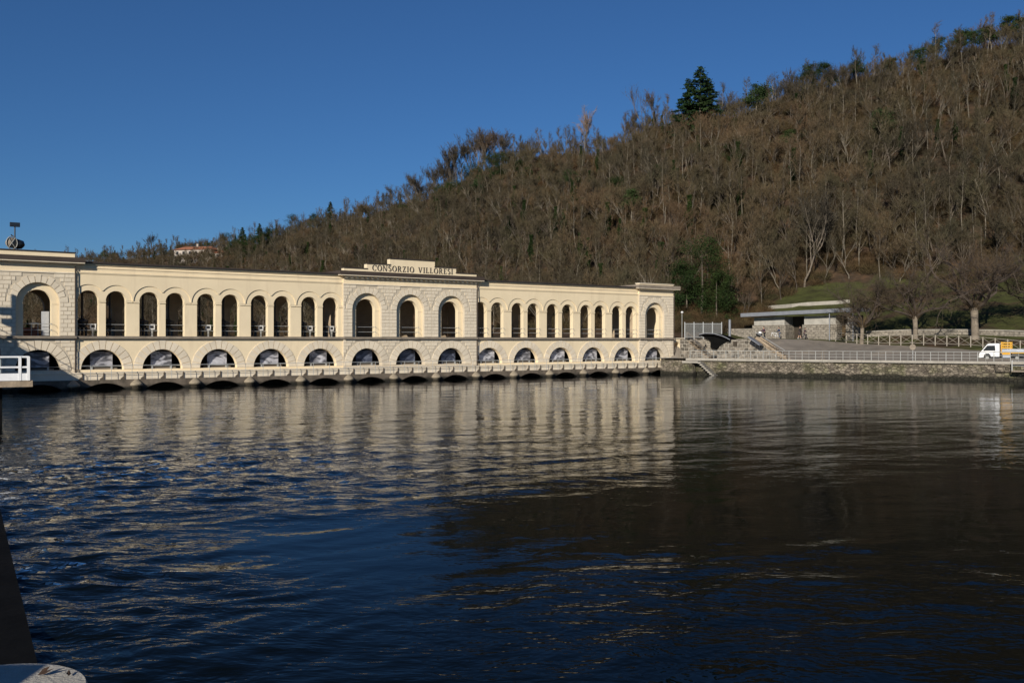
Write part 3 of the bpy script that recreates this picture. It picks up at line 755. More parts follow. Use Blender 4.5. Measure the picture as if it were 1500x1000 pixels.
def control_box(loc, lb, grp='control boxes in the arches'):
    w = thing('control_box', lb, 'control box', loc, TH, grp)
    part('post', MB().box(-.08, .08, -.05, .05, 0, .62), M['palesteel'], w)
    part('cabinet', MB().box(-.24, .24, -.08, .08, .62, 1.08), M['white'], w)
    part('dial', MB().box(-.13, .13, -.10, -.082, .74, .97), M['iron'], w)
for k in range(1, 5): control_box(bw(bay(k) - PR + .45, .95, 4.435), f'white control box on a post in the left arch of the {ORD[k]} pair')
control_box(bw(bay(0) - PR + .55, .95, 4.435), 'white control box in the arch next to the left tower')
control_box(bw(bay(4) + PR + .5, .95, 4.435), 'white control box in the arch next to the centre block')
M['cabinet'] = mat('cabinet_grey', (.45, .46, .47), .5, .08, 4)
cb = thing('electric_cabinet', 'tall pale grey electric cabinet at the right side of the left tower arch', 'cabinet', bw(bay(-1) + .72, 1.1, 4.435), TH)
part('body', MB().box(-.26, .30, -.2, .2, 0.06, 2.05), M['cabinet'], cb); part('plinth', MB().box(-.24, .28, -.18, .18, 0, .058), M['iron'], cb)
part('door', MB().box(-.22, .26, -.22, -.202, .12, 2.0), M['cabinet'], cb)
mc = thing('gate_motor', 'rusty red gate motor with pale frame behind the left tower railing', 'motor', bw(bay(-1) - .3, 1.7, 4.435), TH)
part('bed', MB().box(-.8, .75, -.25, .25, 0, .25), M['red'], mc); part('drum', MB().tube([(-.6, 0, .48), (.1, 0, .48)], .22, 10), M['red'], mc)
part('gearbox', MB().box(.18, .62, -.22, .22, .252, .72), M['red'], mc)
part('frame', MB().box(.0, .06, -.4, -.34, 0, 1.05).box(.5, .56, -.4, -.34, 0, 1.05).box(.0, .56, -.4, -.34, 1.05, 1.12), M['palesteel'], mc)

# on the roof of the left tower
r0 = bw(-4.75, .5, 10.935)
D = thing('dish_lamp', 'round dish with crossed bars and dark housing on the left tower roof', 'searchlight', r0, TH + R(12))
mb = MB()
for i in range(18):
    a, b = 2*math.pi*i/18, 2*math.pi*(i+1)/18
    mb.bar((.42*math.cos(a), -.30, 1.02 + .52*math.sin(a)), (.42*math.cos(b), -.30, 1.02 + .52*math.sin(b)), .05)
for a in (R(52), R(128)): mb.bar((.42*math.cos(a), -.31, 1.02+.52*math.sin(a)), (-.42*math.cos(a), -.31, 1.02-.52*math.sin(a)), .04)
part('rim', mb, M['palesteel'], D)
part('bowl', MB().tube([(0, -.28, 1.02), (0, -.05, 1.02), (.1, .25, 1.02)], [.44, .40, .2], 18), M['ledge'], D, True)
part('housing', MB().tube([(.25, .05, .95), (.55, .1, .98), (.95, .1, .95), (1.1, .1, .90)], [.30, .42, .34, .12], 10), M['glass'], D, True)
part('bracket', MB().bar((.25, 0, 0), (.25, 0, .8), .09).bar((-.1, 0, .02), (.6, 0, .02), .08), M['steel'], D)
D2 = thing('floodlight', 'dark rectangular floodlight on a thin pole above the left tower roof', 'floodlight', bw(-4.42, .55, 10.935), TH)
part('pole', MB().tube([(0, 0, 0), (0, 0, 2.35)], .055, 6), M['iron'], D2)
part('lamp_head', MB().box(-.36, .36, -.12, .12, 2.36, 2.70), M['iron'], D2); part('lens', MB().box(-.32, .32, -.135, -.122, 2.40, 2.66), M['glass'], D2)
part('arm', MB().bar((-.28, 0, 1.7), (.02, 0, 1.45), .07), M['iron'], D2)

# ------------------------------------------------------------------ right bank: quay wall, promenade, ramp, terrace
QA = Vector((19.2, 116.3)); QD = Vector((math.cos(R(-33)), math.sin(R(-33)))); QN = Vector((math.sin(R(33)), math.cos(R(33))))   # along, inland
QR = R(-33)
def q2w(a, b, z): p = QA + QD * a + QN * b; return Vector((p.x, p.y, z))
def w2q(p): d = Vector((p[0], p[1])) - QA; return d.dot(QD), d.dot(QN)
def rough_mat():
    m = mat('rubble_stone', (.155, .135, .11), .95, .3, 1.6, 0, stain=(.10, .10, .055), stain_scale=.5, stain_lo=.47)
    t = m.node_tree; N = t.nodes; L = t.links; p = N['Principled BSDF']
    tc = N.new('ShaderNodeTexCoord'); v = N.new('ShaderNodeTexVoronoi'); v.inputs['Scale'].default_value = 3.2
    mp = N.new('ShaderNodeMapping'); mp.inputs['Scale'].default_value = (.8, 1, 1.25); L.new(tc.outputs['Object'], mp.inputs[0]); L.new(mp.outputs[0], v.inputs['Vector'])
    old = p.inputs['Base Color'].links[0].from_socket
    rv = N.new('ShaderNodeValToRGB'); rv.color_ramp.elements[0].color = (.45, .43, .40, 1); rv.color_ramp.elements[1].color = (1.75, 1.7, 1.6, 1)
    L.new(v.outputs['Color'], rv.inputs[0])
    mx = N.new('ShaderNodeMix'); mx.data_type = 'RGBA'; mx.blend_type = 'MULTIPLY'; mx.inputs[0].default_value = 1
    L.new(old, mx.inputs[6]); L.new(rv.outputs[0], mx.inputs[7]); L.new(mx.outputs[2], p.inputs['Base Color'])
    v2 = N.new('ShaderNodeTexVoronoi'); v2.feature = 'DISTANCE_TO_EDGE'; v2.inputs['Scale'].default_value = 3.2; L.new(mp.outputs[0], v2.inputs['Vector'])
    mr = N.new('ShaderNodeMapRange'); mr.inputs[1].default_value = 0; mr.inputs[2].default_value = .12; L.new(v2.outputs['Distance'], mr.inputs[0])
    b = N.new('ShaderNodeBump'); b.inputs['Distance'].default_value = .12; b.inputs['Strength'].default_value = .9; L.new(mr.outputs[0], b.inputs['Height']); L.new(b.outputs[0], p.inputs['Normal'])
    return m
def tide(m, top, wet_shade):
    t = m.node_tree; N = t.nodes; L = t.links; p = N['Principled BSDF']; old = p.inputs['Base Color'].links[0].from_socket
    g = N.new('ShaderNodeNewGeometry'); sx = N.new('ShaderNodeSeparateXYZ'); L.new(g.outputs['Position'], sx.inputs[0])
    n = N.new('ShaderNodeTexNoise'); n.inputs['Scale'].default_value = .8; n.inputs['Detail'].default_value = 6; L.new(g.outputs['Position'], n.inputs['Vector'])
    a = N.new('ShaderNodeMath'); a.operation = 'MULTIPLY_ADD'; a.inputs[1].default_value = -.7; L.new(n.outputs[0], a.inputs[0]); L.new(sx.outputs[2], a.inputs[2])
    r = N.new('ShaderNodeMapRange'); r.inputs[1].default_value = top - .12 - .35; r.inputs[2].default_value = top + .12 - .35; L.new(a.outputs[0], r.inputs[0])
    x = N.new('ShaderNodeMix'); x.data_type = 'RGBA'; L.new(r.outputs[0], x.inputs[0]); x.inputs[6].default_value = (*wet_shade, 1); L.new(old, x.inputs[7]); L.new(x.outputs[2], p.inputs['Base Color'])
M['rubble'] = rough_mat(); tide(M['rubble'], .42, (.028, .026, .018)); tide(M['base'], .25, (.022, .02, .015)); tide(M['cutwater'], .24, (.06, .05, .035)); M['stepstone'] = mat('worn_step_stone', (.30, .235, .165), .95, .25, 2, .4, 8)
def masonry_mat(name, c1, c2, mortar, bwid, bh, squash=1.0):
    m = bpy.data.materials.new(name); m.use_nodes = True; t = m.node_tree; N = t.nodes; L = t.links; p = N['Principled BSDF']; p.inputs['Roughness'].default_value = .95
    tc = N.new('ShaderNodeTexCoord'); mp = N.new('ShaderNodeMapping'); mp.inputs['Rotation'].default_value = (R(90), 0, 0)
    nz = N.new('ShaderNodeTexNoise'); nz.inputs['Scale'].default_value = 1.5
    L.new(tc.outputs['Object'], nz.inputs['Vector'])
    ad = N.new('ShaderNodeVectorMath'); ad.operation = 'MULTIPLY_ADD'; ad.inputs[1].default_value = (.25, .25, .2)
    L.new(nz.outputs['Color'], ad.inputs[0]); L.new(tc.outputs['Object'], ad.inputs[2]); L.new(ad.outputs[0], mp.inputs[0])
    b = N.new('ShaderNodeTexBrick'); b.inputs['Scale'].default_value = 1; b.inputs['Brick Width'].default_value = bwid; b.inputs['Row Height'].default_value = bh
    b.inputs['Mortar Size'].default_value = .045; b.inputs['Mortar Smooth'].default_value = .4; b.inputs['Color1'].default_value = (*c1, 1); b.inputs['Color2'].default_value = (*c2, 1); b.inputs['Mortar'].default_value = (*mortar, 1); b.inputs['Bias'].default_value = .1
    L.new(mp.outputs[0], b.inputs['Vector'])
    n = N.new('ShaderNodeTexNoise'); n.inputs['Scale'].default_value = 3; n.inputs['Detail'].default_value = 6; L.new(tc.outputs['Object'], n.inputs['Vector'])
    mr = N.new('ShaderNodeMapRange'); mr.inputs[1].default_value = .3; mr.inputs[2].default_value = .7; mr.inputs[3].default_value = .6; mr.inputs[4].default_value = 1.25; L.new(n.outputs[0], mr.inputs[0])
    v = N.new('ShaderNodeVectorMath'); v.operation = 'SCALE'; L.new(b.outputs['Color'], v.inputs[0]); L.new(mr.outputs[0], v.inputs['Scale']); L.new(v.outputs[0], p.inputs['Base Color'])
    bp = N.new('ShaderNodeBump'); bp.invert = True; bp.inputs['Distance'].default_value = .08; L.new(b.outputs['Fac'], bp.inputs['Height']); L.new(bp.outputs[0], p.inputs['Normal'])
    return m
M['masonry'] = masonry_mat('squared_masonry', (.29, .25, .20), (.08, .07, .055), (.37, .335, .28), .55, .42)
M['palewall'] = masonry_mat('pale_masonry', (.33, .29, .235), (.25, .22, .175), (.21, .185, .15), .7, .3)
def rough_panel(a0, a1, z0, z1, y, seed, amp=.10, step=.28, lean=.12):
    n = Noise2(seed); na = int((a1 - a0) / step); nz = max(2, int((z1 - z0) / step)); mb = MB()
    A = np.linspace(a0, a1, na + 1); Z = np.linspace(z0, z1, nz + 1)
    for j in range(nz + 1):
        for i in range(na + 1):
            d = amp * (float(n(A[i] / .55, Z[j] / .45)) + .8 * float(n(A[i] / 2.1 + 5, Z[j] / 1.3)))
            mb.v.append((A[i], y + lean * (Z[j] - z0) / (z1 - z0) + d, Z[j]))
    for j in range(nz):
        for i in range(na):
            a = j * (na + 1) + i; mb.f.append((a, a + 1, a + na + 2, a + na + 1)); mb.mi.append(0)
    return mb
QW = thing('quay_wall', 'mossy rubble stone quay wall with pale coping along the right bank', 'wall', (QA.x, QA.y, 0), QR)
mb = rough_panel(-1.2, 95, -1.5, 1.72, -.12, 21); o = part('rubble_face', mb, M['rubble'], QW, True)
part('wall_core', MB().box(-1.2, 95, .12, .8, -1.5, 1.70), M['rubble'], QW)
a = 2.2; cop = []
while a < 38.3:
    w = 1.9 + random.random() * .3; b = min(a + w, 38.4)
    part('coping_stone', MB().box(a + .012, b - .012, -.32, .62, 1.725, 1.98 + random.random() * .012), M['coping'], QW); a = b
part('lower_coping', MB().box(38.6, 95, -.2, .6, 1.2 + .525, 1.80), M['coping'], QW)
# promenade and ramp
def sheet(name, quads, m, lb):
    mb = MB()
    for q in quads: mb.face(q)
    return tag(link(name, mb.mesh(name, m)), lb, None, None, 'structure')
edge = []                                    # front line, toe of the slope, fence line (world)
for t in np.linspace(.155, 1.25, 60):
    Yf = (QA.y - QA.x * QD.y / QD.x) / (1 - t * QD.y / QD.x) + .7     # where the ray crosses the quay line
    y, z = profile(t)
    Y1 = y[0] if t >= .20 else np.interp(t, [.155, .2], [122.5, 124])
    z1 = z[0] if t >= .20 else 4.2
    toe = Yf + (Y1 - Yf) * np.interp(t, [.155, .24, .30, .36, .45, .54], [.55, .55, .35, .28, .35, .45])
    edge.append((t, Yf, toe, Y1 + .15, z1))
q1, q2 = [], []
for e0, e1 in zip(edge, edge[1:]):
    P = lambda e, Y, z: (e[0] * Y, Y, z)
    q1.append([P(e0, e0[1], 1.93), P(e1, e1[1], 1.93), P(e1, e1[2], 1.95), P(e0, e0[2], 1.95)])
    q2.append([P(e0, e0[2], 1.95), P(e1, e1[2], 1.95), P(e1, e1[3], e1[4] + .03), P(e0, e0[3], e0[4] + .03)])
sheet('promenade_pavement', q1, M['asphalt'], 'grey paved promenade along the quay wall')
sheet('ramp_road', q2, M['asphalt'], 'grey sloping ramp road up to the terrace')
tm = MB()
for (px, Y) in (): pass
# promenade railing
PRL = thing('promenade_railing', 'pale steel railing along the quay edge of the promenade', 'railing', (QA.x, QA.y, 0), QR)
a0, a1 = 2.6, 38.4
for z in (2.28, 2.58, 2.92): part('rail', MB().tube([(a0, .1, z), (a1, .1, z)], .024 if z < 2.9 else .035, 5), M['palesteel'], PRL)
pm = MB().box(-.032, .032, -.032, .032, 1.98, 2.93).mesh('post', M['palesteel']); n = 24
for i in range(n + 1): link('post', pm, PRL, (a0 + (a1 - a0) * i / n, .1, 0))
pm2 = MB().box(-.014, .014, -.014, .014, 1.98, 2.9).mesh('baluster', M['palesteel'])
for i in range(n):
    for f_ in (.5,): link('baluster', pm2, PRL, (a0 + (a1 - a0) * (i + f_) / n, .1, 0))
lb_ = thing('lifebuoy_stand', 'small grey hoop stand on the promenade railing below the cyclist', 'stand', q2w(18.2, .45, 1.95), QR)
part('hoop', MB().tube([(-.14, 0, 0), (-.14, 0, .85), (-.07, 0, 1.02), (.07, 0, 1.02), (.14, 0, .85), (.14, 0, 0)], .035, 5), M['ledge'], lb_)
M['stakes'] = mat('weathered_fence', (.36, .32, .26), .9, .15, 4)
# X-braced fence along the ramp
FP = [(1218, 499.5, 129.5), (1239, 501.6, 126.5), (1300, 505.6, 121), (1350, 508, 117.3), (1408, 511, 112.5), (1432, 512.5, 110.5), (1500, 517, 105.5), (1560, 521, 101)]
fx = np.array([p[0] for p in FP]); fy = np.array([p[2] for p in FP])
pts = []; px = 1224.0
while px < 1560:
    Y = float(np.interp(px, fx, fy)); t = (px - 750) / F; y, z = profile(t)
    pts.append(Vector((t * Y, Y, float(np.interp(Y, y, z)) + .02))); px += 1.50 * F / Y / 1.06
def x_fence(pts, h, lb, name='braced_fence'):
    f = thing(name, lb, 'fence', pts[0]); o = pts[0]; pst = MB().box(-.045, .045, -.045, .045, -.3, h).mesh('post', M['stakes'])
    for p in pts: link('post', pst, f, p - o)
    for a, b in zip(pts, pts[1:]):
        a = a - o; b = b - o; U = Vector((0, 0, 1))
        part('top_rail', MB().bar(a + U*(h-.06), b + U*(h-.06), .05), M['stakes'], f)
        part('bottom_rail', MB().bar(a + U*.22, b + U*.22, .05), M['stakes'], f)
        part('brace', MB().bar(a + U*.25, b + U*(h-.12), .03), M['stakes'], f); part('brace', MB().bar(a + U*(h-.12), b + U*.25, .03), M['stakes'], f)
    return f
x_fence(pts, 1.25, 'pale fence with crossed braces running beside the ramp below the lawn')
# low stone wall behind the lawn trees
def strip_wall(name, lb, pts, h, th, m, cap=None, cat='wall'):
    f = thing(name, lb, cat, pts[0]); o = pts[0]; mb = MB(); mc_ = MB()
    for a, b in zip(pts, pts[1:]):
        a = a - o; b = b - o; d = (b - a); d.z = 0; d.normalize(); nn = Vector((-d.y, d.x, 0)) * th
        q = [a, b, b + nn, a + nn]; U = Vector((0, 0, 1))
        lo = [p - U * .6 for p in q]; hi = [p + U * h for p in q]
        for i in range(4):
            j = (i + 1) % 4; mb.face([lo[i], lo[j], hi[j], hi[i]])
        mb.face(hi)
        if cap:
            e = d * .0; q2_ = [a - nn*.15, b - nn*.15, b + nn*1.15, a + nn*1.15]
            lo = [p + U*(h+.003) for p in q2_]; hi = [p + U*(h+.12) for p in q2_]
            for i in range(4):
                j = (i + 1) % 4; mc_.face([lo[i], lo[j], hi[j], hi[i]])
            mc_.face(hi)
    part('masonry', mb, m, f)
    if cap: part('coping', mc_, cap, f)
    return f
def ground_at(px, py):
    t = (px - 750) / F; best = None
    for Y in np.arange(100, 235, .5):
        e = 500 - (ground_z(t * Y, Y) - EYE) * F / Y
        if best is None or abs(e - py) < best[0]: best = (abs(e - py), Y)
        if e <= py: break
    Y = float(best[1]); return Vector((t * Y, Y, ground_z(t * Y, Y)))
def gpts(spec, dz=0):
    r = []
    for px, Y in spec:
        X = (px - 750) / F * Y; r.append(Vector((X, Y, ground_z(X, Y) + dz)))
    return r
strip_wall('garden_wall', 'long low pale stone wall at the foot of the grass slope behind the trees', gpts([(1268, 128.5), (1330, 124.8), (1400, 120.0), (1460, 116.0), (1560, 109.5), (1680, 102)]), .62, .35, M['palewall'], M['coping'])
strip_wall('meadow_wall', 'short whitish dry stone wall in the grass above the pavilion roof', [ground_at(*q) for q in ((1119, 453), (1140, 451.5), (1160, 450), (1182, 448.5), (1205, 447), (1225, 445.5), (1245, 444))], .55, .5, M['coping'])

# pavilion with flat roof set into the slope
def pavilion():
    pl = at(1097, 495, 139.5); pr = at(1251, 495, 128.6)
    d = Vector((pr.x - pl.x, pr.y - pl.y, 0)); L_ = d.length; rz = math.atan2(d.y, d.x); zb = 4.35
    P = thing('pavilion', 'low stone pavilion with flat grey roof and dark recesses behind the terrace', 'pavilion', (pl.x, pl.y, 0), rz)
    mb = MB(); zt0, zt1 = 7.55, 7.95
    # roof slab, slightly higher to the right
    v = [(-.5, -1.5, zt0), (L_ + .2, -1.5, zt1), (L_ + .2, 5, zt1 + .2), (-.5, 5, zt0 + .2)]
    lo = v; hi = [(x, y, z + .52) for x, y, z in v]
    for i in range(4):
        j = (i + 1) % 4; mb.face([lo[i], lo[j], hi[j], hi[i]])
    mb.face(lo[::-1]); mb.face(hi); part('roof_slab', mb, M['zinc'], P)
    g = MB(); g.face([(x + (.3 if x < 1 else -.3), y + (.3 if y < 0 else 0), z + .525) for x, y, z in v]); part('green_roof', g, M['grassroof'], P)
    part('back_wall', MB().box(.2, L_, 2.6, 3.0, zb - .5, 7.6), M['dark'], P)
    xs = [(.8, 5.6), (8.6, 13.2), (14.9, L_ - .3)]
    for i, (a, b) in enumerate(xs):
        part('stone_pier', MB().box(a - .25, b + .2, .0, 2.59, zb - .4, 6.35), M['palewall'], P)
        part('upper_panel', MB().box(a, b, .08, 2.58, 6.352, 7.53 + .02 * i), M['concrete'], P)
    for a in (12.9, 16.2): part('post', MB().tube([(a, -1.2, zb - .4), (a, -1.2, 7.75)], .07, 8), M['zinc'], P)
    part('side_wall', MB().box(-4.2, .3, .4, 1.0, zb - .4, 5.9), M['palewall'], P)
    part('shutter', MB().box(13.5, 14.8, 1.4, 1.6, zb - .4, 6.2), M['scrubboard'], P)
M['grassroof'] = mat('roof_grass', (.075, .085, .022), .95, .35, 2.5, .6, 14)
M['scrubboard'] = mat('brown_shutter', (.09, .06, .03), .9, .3, 3)
pavilion()

# masonry wall with vaulted canopy, stairs
def bank_wall():
    a0, b0 = w2q(at(1000, 525, 118.5)); 
    Wl = thing('masonry_wall', 'squared stone retaining wall with dark joints between the building and the ramp', 'wall', (QA.x, QA.y, 0), QR)
    y = 4.2
    def A(px): # along coordinate where the ray of px meets the plane b = y
        t = (px - 750) / F; p0 = QA + QN * y
        k = (p0.x - t * p0.y) / (t * QD.y - QD.x); return k
    def Zp(px, py): 
        p = QA + QD * A(px) + QN * y; return EYE - (py - 500) / F * p.y
    left = [(A(996), 1.93), (A(1036), 1.93), (A(1036), Zp(1036, 520)), (A(1018), Zp(1018, 500)), (A(1012), Zp(1012, 497)), (A(996), Zp(996, 497))]
    part('left_face', MB().prism(left, y, y + 1.2), M['masonry'], Wl)
    right = [(A(1050), 1.93), (A(1142), 1.93), (A(1142), Zp(1142, 523)), (A(1105), Zp(1105, 497)), (A(1068), Zp(1068, 497.5)), (A(1058), Zp(1058, 503)), (A(1051), Zp(1051, 512))]
    part('right_face', MB().prism(right, y, y + 1.2), M['masonry'], Wl)
    part('backing', MB().box(A(996), A(1100), y + 3.4, y + 4, 1.9, 4.3), M['masonry'], Wl)
    part('drain_hole', MB().box(A(1074), A(1080), y - .03, y, Zp(1076, 507), Zp(1076, 500)), M['dark'], Wl)
    # vault: dark curved shell springing from the right
    V = thing('vault_canopy', 'black curved canopy vault over the passage beside the stone stairs', 'canopy', (QA.x, QA.y, 0), QR)
    top = [(1026, 490.5), (1035, 488.4), (1048, 489), (1060, 492.3), (1066, 495), (1071.5, 498)]
    low = [(1064, 501), (1056, 505.5), (1049.5, 512), (1041, 508.5), (1041.5, 500), (1037.5, 496.5), (1031, 493.5)]
    W_ = lambda q: (A(q[0]), Zp(*q))
    part('vault', MB().prism([W_(q) for q in (low[::-1] + top[::-1])], y - .12, y + 2.3), M['black'], V)  # solid black prism fills the passage opening, its shade painted as colour
    part('shell', MB().prism([W_(q) for q in [(x, z + 2.2) for x, z in top]] + [W_(q) for q in top[::-1]], y - .5, y - .13), M['black'], V)
    part('rim', MB().prism([W_((x, z - .05)) for x, z in top] + [W_((x, z - 1.0)) for x, z in top[::-1]], y - .53, y - .42), M['zinc'], V)
    part('side_panel', MB().prism([W_(q) for q in ((1030, 495), (1036, 520), (1051, 520), (1049.5, 512.3), (1040.8, 508.7), (1041, 500), (1037, 497))], y + .5, y + .9), M['palewall'], V)
    # stairs beside it, going down to the right
    S = thing('stone_stairs', 'worn stone stairs between the masonry wall and the black canopy', 'stairs', (QA.x, QA.y, 0), QR)
    n = 12; xa, xb = A(1012), A(1046); za = Zp(1012, 497)
    for i in range(n):
        u0, u1 = i / n, (i + 1) / n; z = za - (za - 1.95) * u1 + .001
        part('step', MB().box(xa + (xb - xa) * u0, xa + (xb - xa) * u1 + .12, y - 1.25, y - .02, z - .09, z), M['stepstone'], S)
    part('stair_body', MB().prism([(xa + .2, 1.9), (xb - .1, 1.9), (xa + .2, za - .45)], y - 1.2, y - .05), M['masonry'], S)
    part('handrail', MB().tube([(xa, y - 1.25, za + .9), (xb, y - 1.25, 2.85)], .03, 5), M['ledge'], S)
    for u in (0, .33, .66, 1): part('rail_post', MB().tube([(xa + (xb - xa) * u, y - 1.25, za - (za - 1.95) * u), (xa + (xb - xa) * u, y - 1.25, za + .9 + (2.85 - za - .9) * u)], .025, 5), M['ledge'], S)
    # right stairs with blue-grey chute roof
    S2 = thing('terrace_stairs', 'sloping terrace stairs with handrails and a blue grey sheet at the top', 'stairs', (QA.x, QA.y, 0), QR)
    xa, xb = A(1106), A(1150); za = Zp(1106, 498); n = 12
    for i in range(n):
        u0, u1 = i / n, (i + 1) / n; z = za - (za - 1.97) * u1
        part('step', MB().box(xa + (xb - xa) * u0, xa + (xb - xa) * u1 + .1, y + .05, y + 1.15, z - .1, z + .35), M['stepstone'], S2)
    for yy in (y - .03, y + 1.32):
        part('cheek_wall', MB().prism([(xa, za + .22), (xb, 1.95), (xb + .3, 1.95), (xa + .3, za + .42)], yy - .1, yy), M['stepstone'], S2)
    part('metal_sheet', MB().prism([(A(1103), za + .30), (A(1120), za - .65), (A(1120), za - .55), (A(1103), za + .42)], y - 1.9, y - .6), M['zinc'], S2)
    part('handrail', MB().tube([(xa, y - .1, za + 1.0), (xb, y - .1, 2.95)], .03, 5), M['steel'], S2)
    return A, Zp
A_, Zp_ = bank_wall()
# water stairs in the quay wall
ws = thing('water_stairs', 'stone steps cut into the quay wall leading down to the water', 'stairs', (QA.x, QA.y, 0), QR)
xa = w2q(at(1031, 528, 114.5))[0]; xb = w2q(at(1057, 547, 113.5))[0]
part('landing', MB().box(xa - 2.0, xa - .01, -1.35, -.2, 1.45, 1.68), M['coping'], ws)
for i in range(9):
    u0, u1 = i / 9, (i + 1) / 9
    part('step', MB().box(xa + (xb - xa) * u0, xa + (xb - xa) * (u0 + .16), -1.35, -.12, 1.72 - 1.9 * u1 - .12, 1.72 - 1.9 * u1 + .04), M['coping'], ws)
part('rock_pier', MB().tube([(xa - 1.9, -.75, -1.5), (xa - 1.5, -.75, .6), (xa - 1.5, -.75, 1.44)], [1.3, 1.0, .75], 9), M['rubble'], ws)

# mesh fence, posts and lamp on the upper level
def bars_fence(p0, p1, h, n, lb, m):
    f = thing('security_fence', lb, 'fence', p0); d = p1 - p0
    b = MB().box(-.012, .012, -.012, .012, 0, h).mesh('bar', m)
    for i in range(n + 1): link('bar', b, f, d * (i / n))
    for z in (.15, h - .12): part('rail', MB().bar(Vector((0, 0, z)), d + Vector((0, 0, z)), .05), m, f)
    for u in (0, .25, .5, .75, 1): part('post', MB().box(-.05, .05, -.05, .05, -.3, h + .12), m, f, loc=d * u)
bars_fence(at(1003, 495, 124) , at(1057, 495, 124.6), 1.95, 44, 'tall grey barred fence on the level above the masonry wall', M['steel'])
lp = thing('street_lamp', 'white globe lamp on a slim pole beside the right end tower', 'street lamp', at(999, 496, 125))
part('pole', MB().tube([(0, 0, -.3), (0, 0, 3.3)], .045, 6), M['palesteel'], lp); part('lamp_head', MB().ball((0, 0, 3.45), .2, 10, 6, (1, 1, .7)), M['white'], lp, True)
gp = thing('grey_post', 'thick grey metal post beside the black canopy', 'post', at(1069, 497, 122))
part('shaft', MB().tube([(0, 0, -.3), (0, 0, 2.45)], .16, 8), M['zinc'], gp); part('cap', MB().lathe([(.0, .12), (.14, .06), (.19, 0)], 8, (0, 0, 2.45)), M['zinc'], gp)
sg = thing('round_sign', 'small grey sign board on a post by the promenade railing', 'sign', q2w(27.5, 1.2, 1.95), QR)
part('post', MB().tube([(0, 0, 0), (0, 0, 1.5)], .04, 5), M['steel'], sg); part('board', MB().lathe([(.0, .02), (.32, .02), (.32, -.02), (0, -.02)], 12), M['ledge'], sg, loc=(0, -.06, 1.45)).rotation_euler = (R(90), 0, 0)
# platform at the right edge
pf = thing('gate_platform', 'steel gate platform with railings in front of the quay below the truck', 'platform', q2w(37.2, -1.4, 0), QR)
part('deck', MB().box(0, 14, 0, 1.2, .98, 1.10), M['ledge'], pf)
for z in (1.6, 2.1): part('rail', MB().tube([(0, .02, z), (14, .02, z)], .03, 5), M['steel'], pf)
for i in range(9): part('post', MB().box(-.035, .035, -.035, .035, 1.1, 2.15), M['steel'], pf, loc=(i * 1.75, .02, 0))
part('gauge_post', MB().box(5.2, 5.4, -.06, .06, -1.5, 3.6), M['palesteel'], pf)
part('wall_patch', MB().box(-1.6, -.1, 1.0, 1.2, .95, 1.7), M['rubble'], pf)

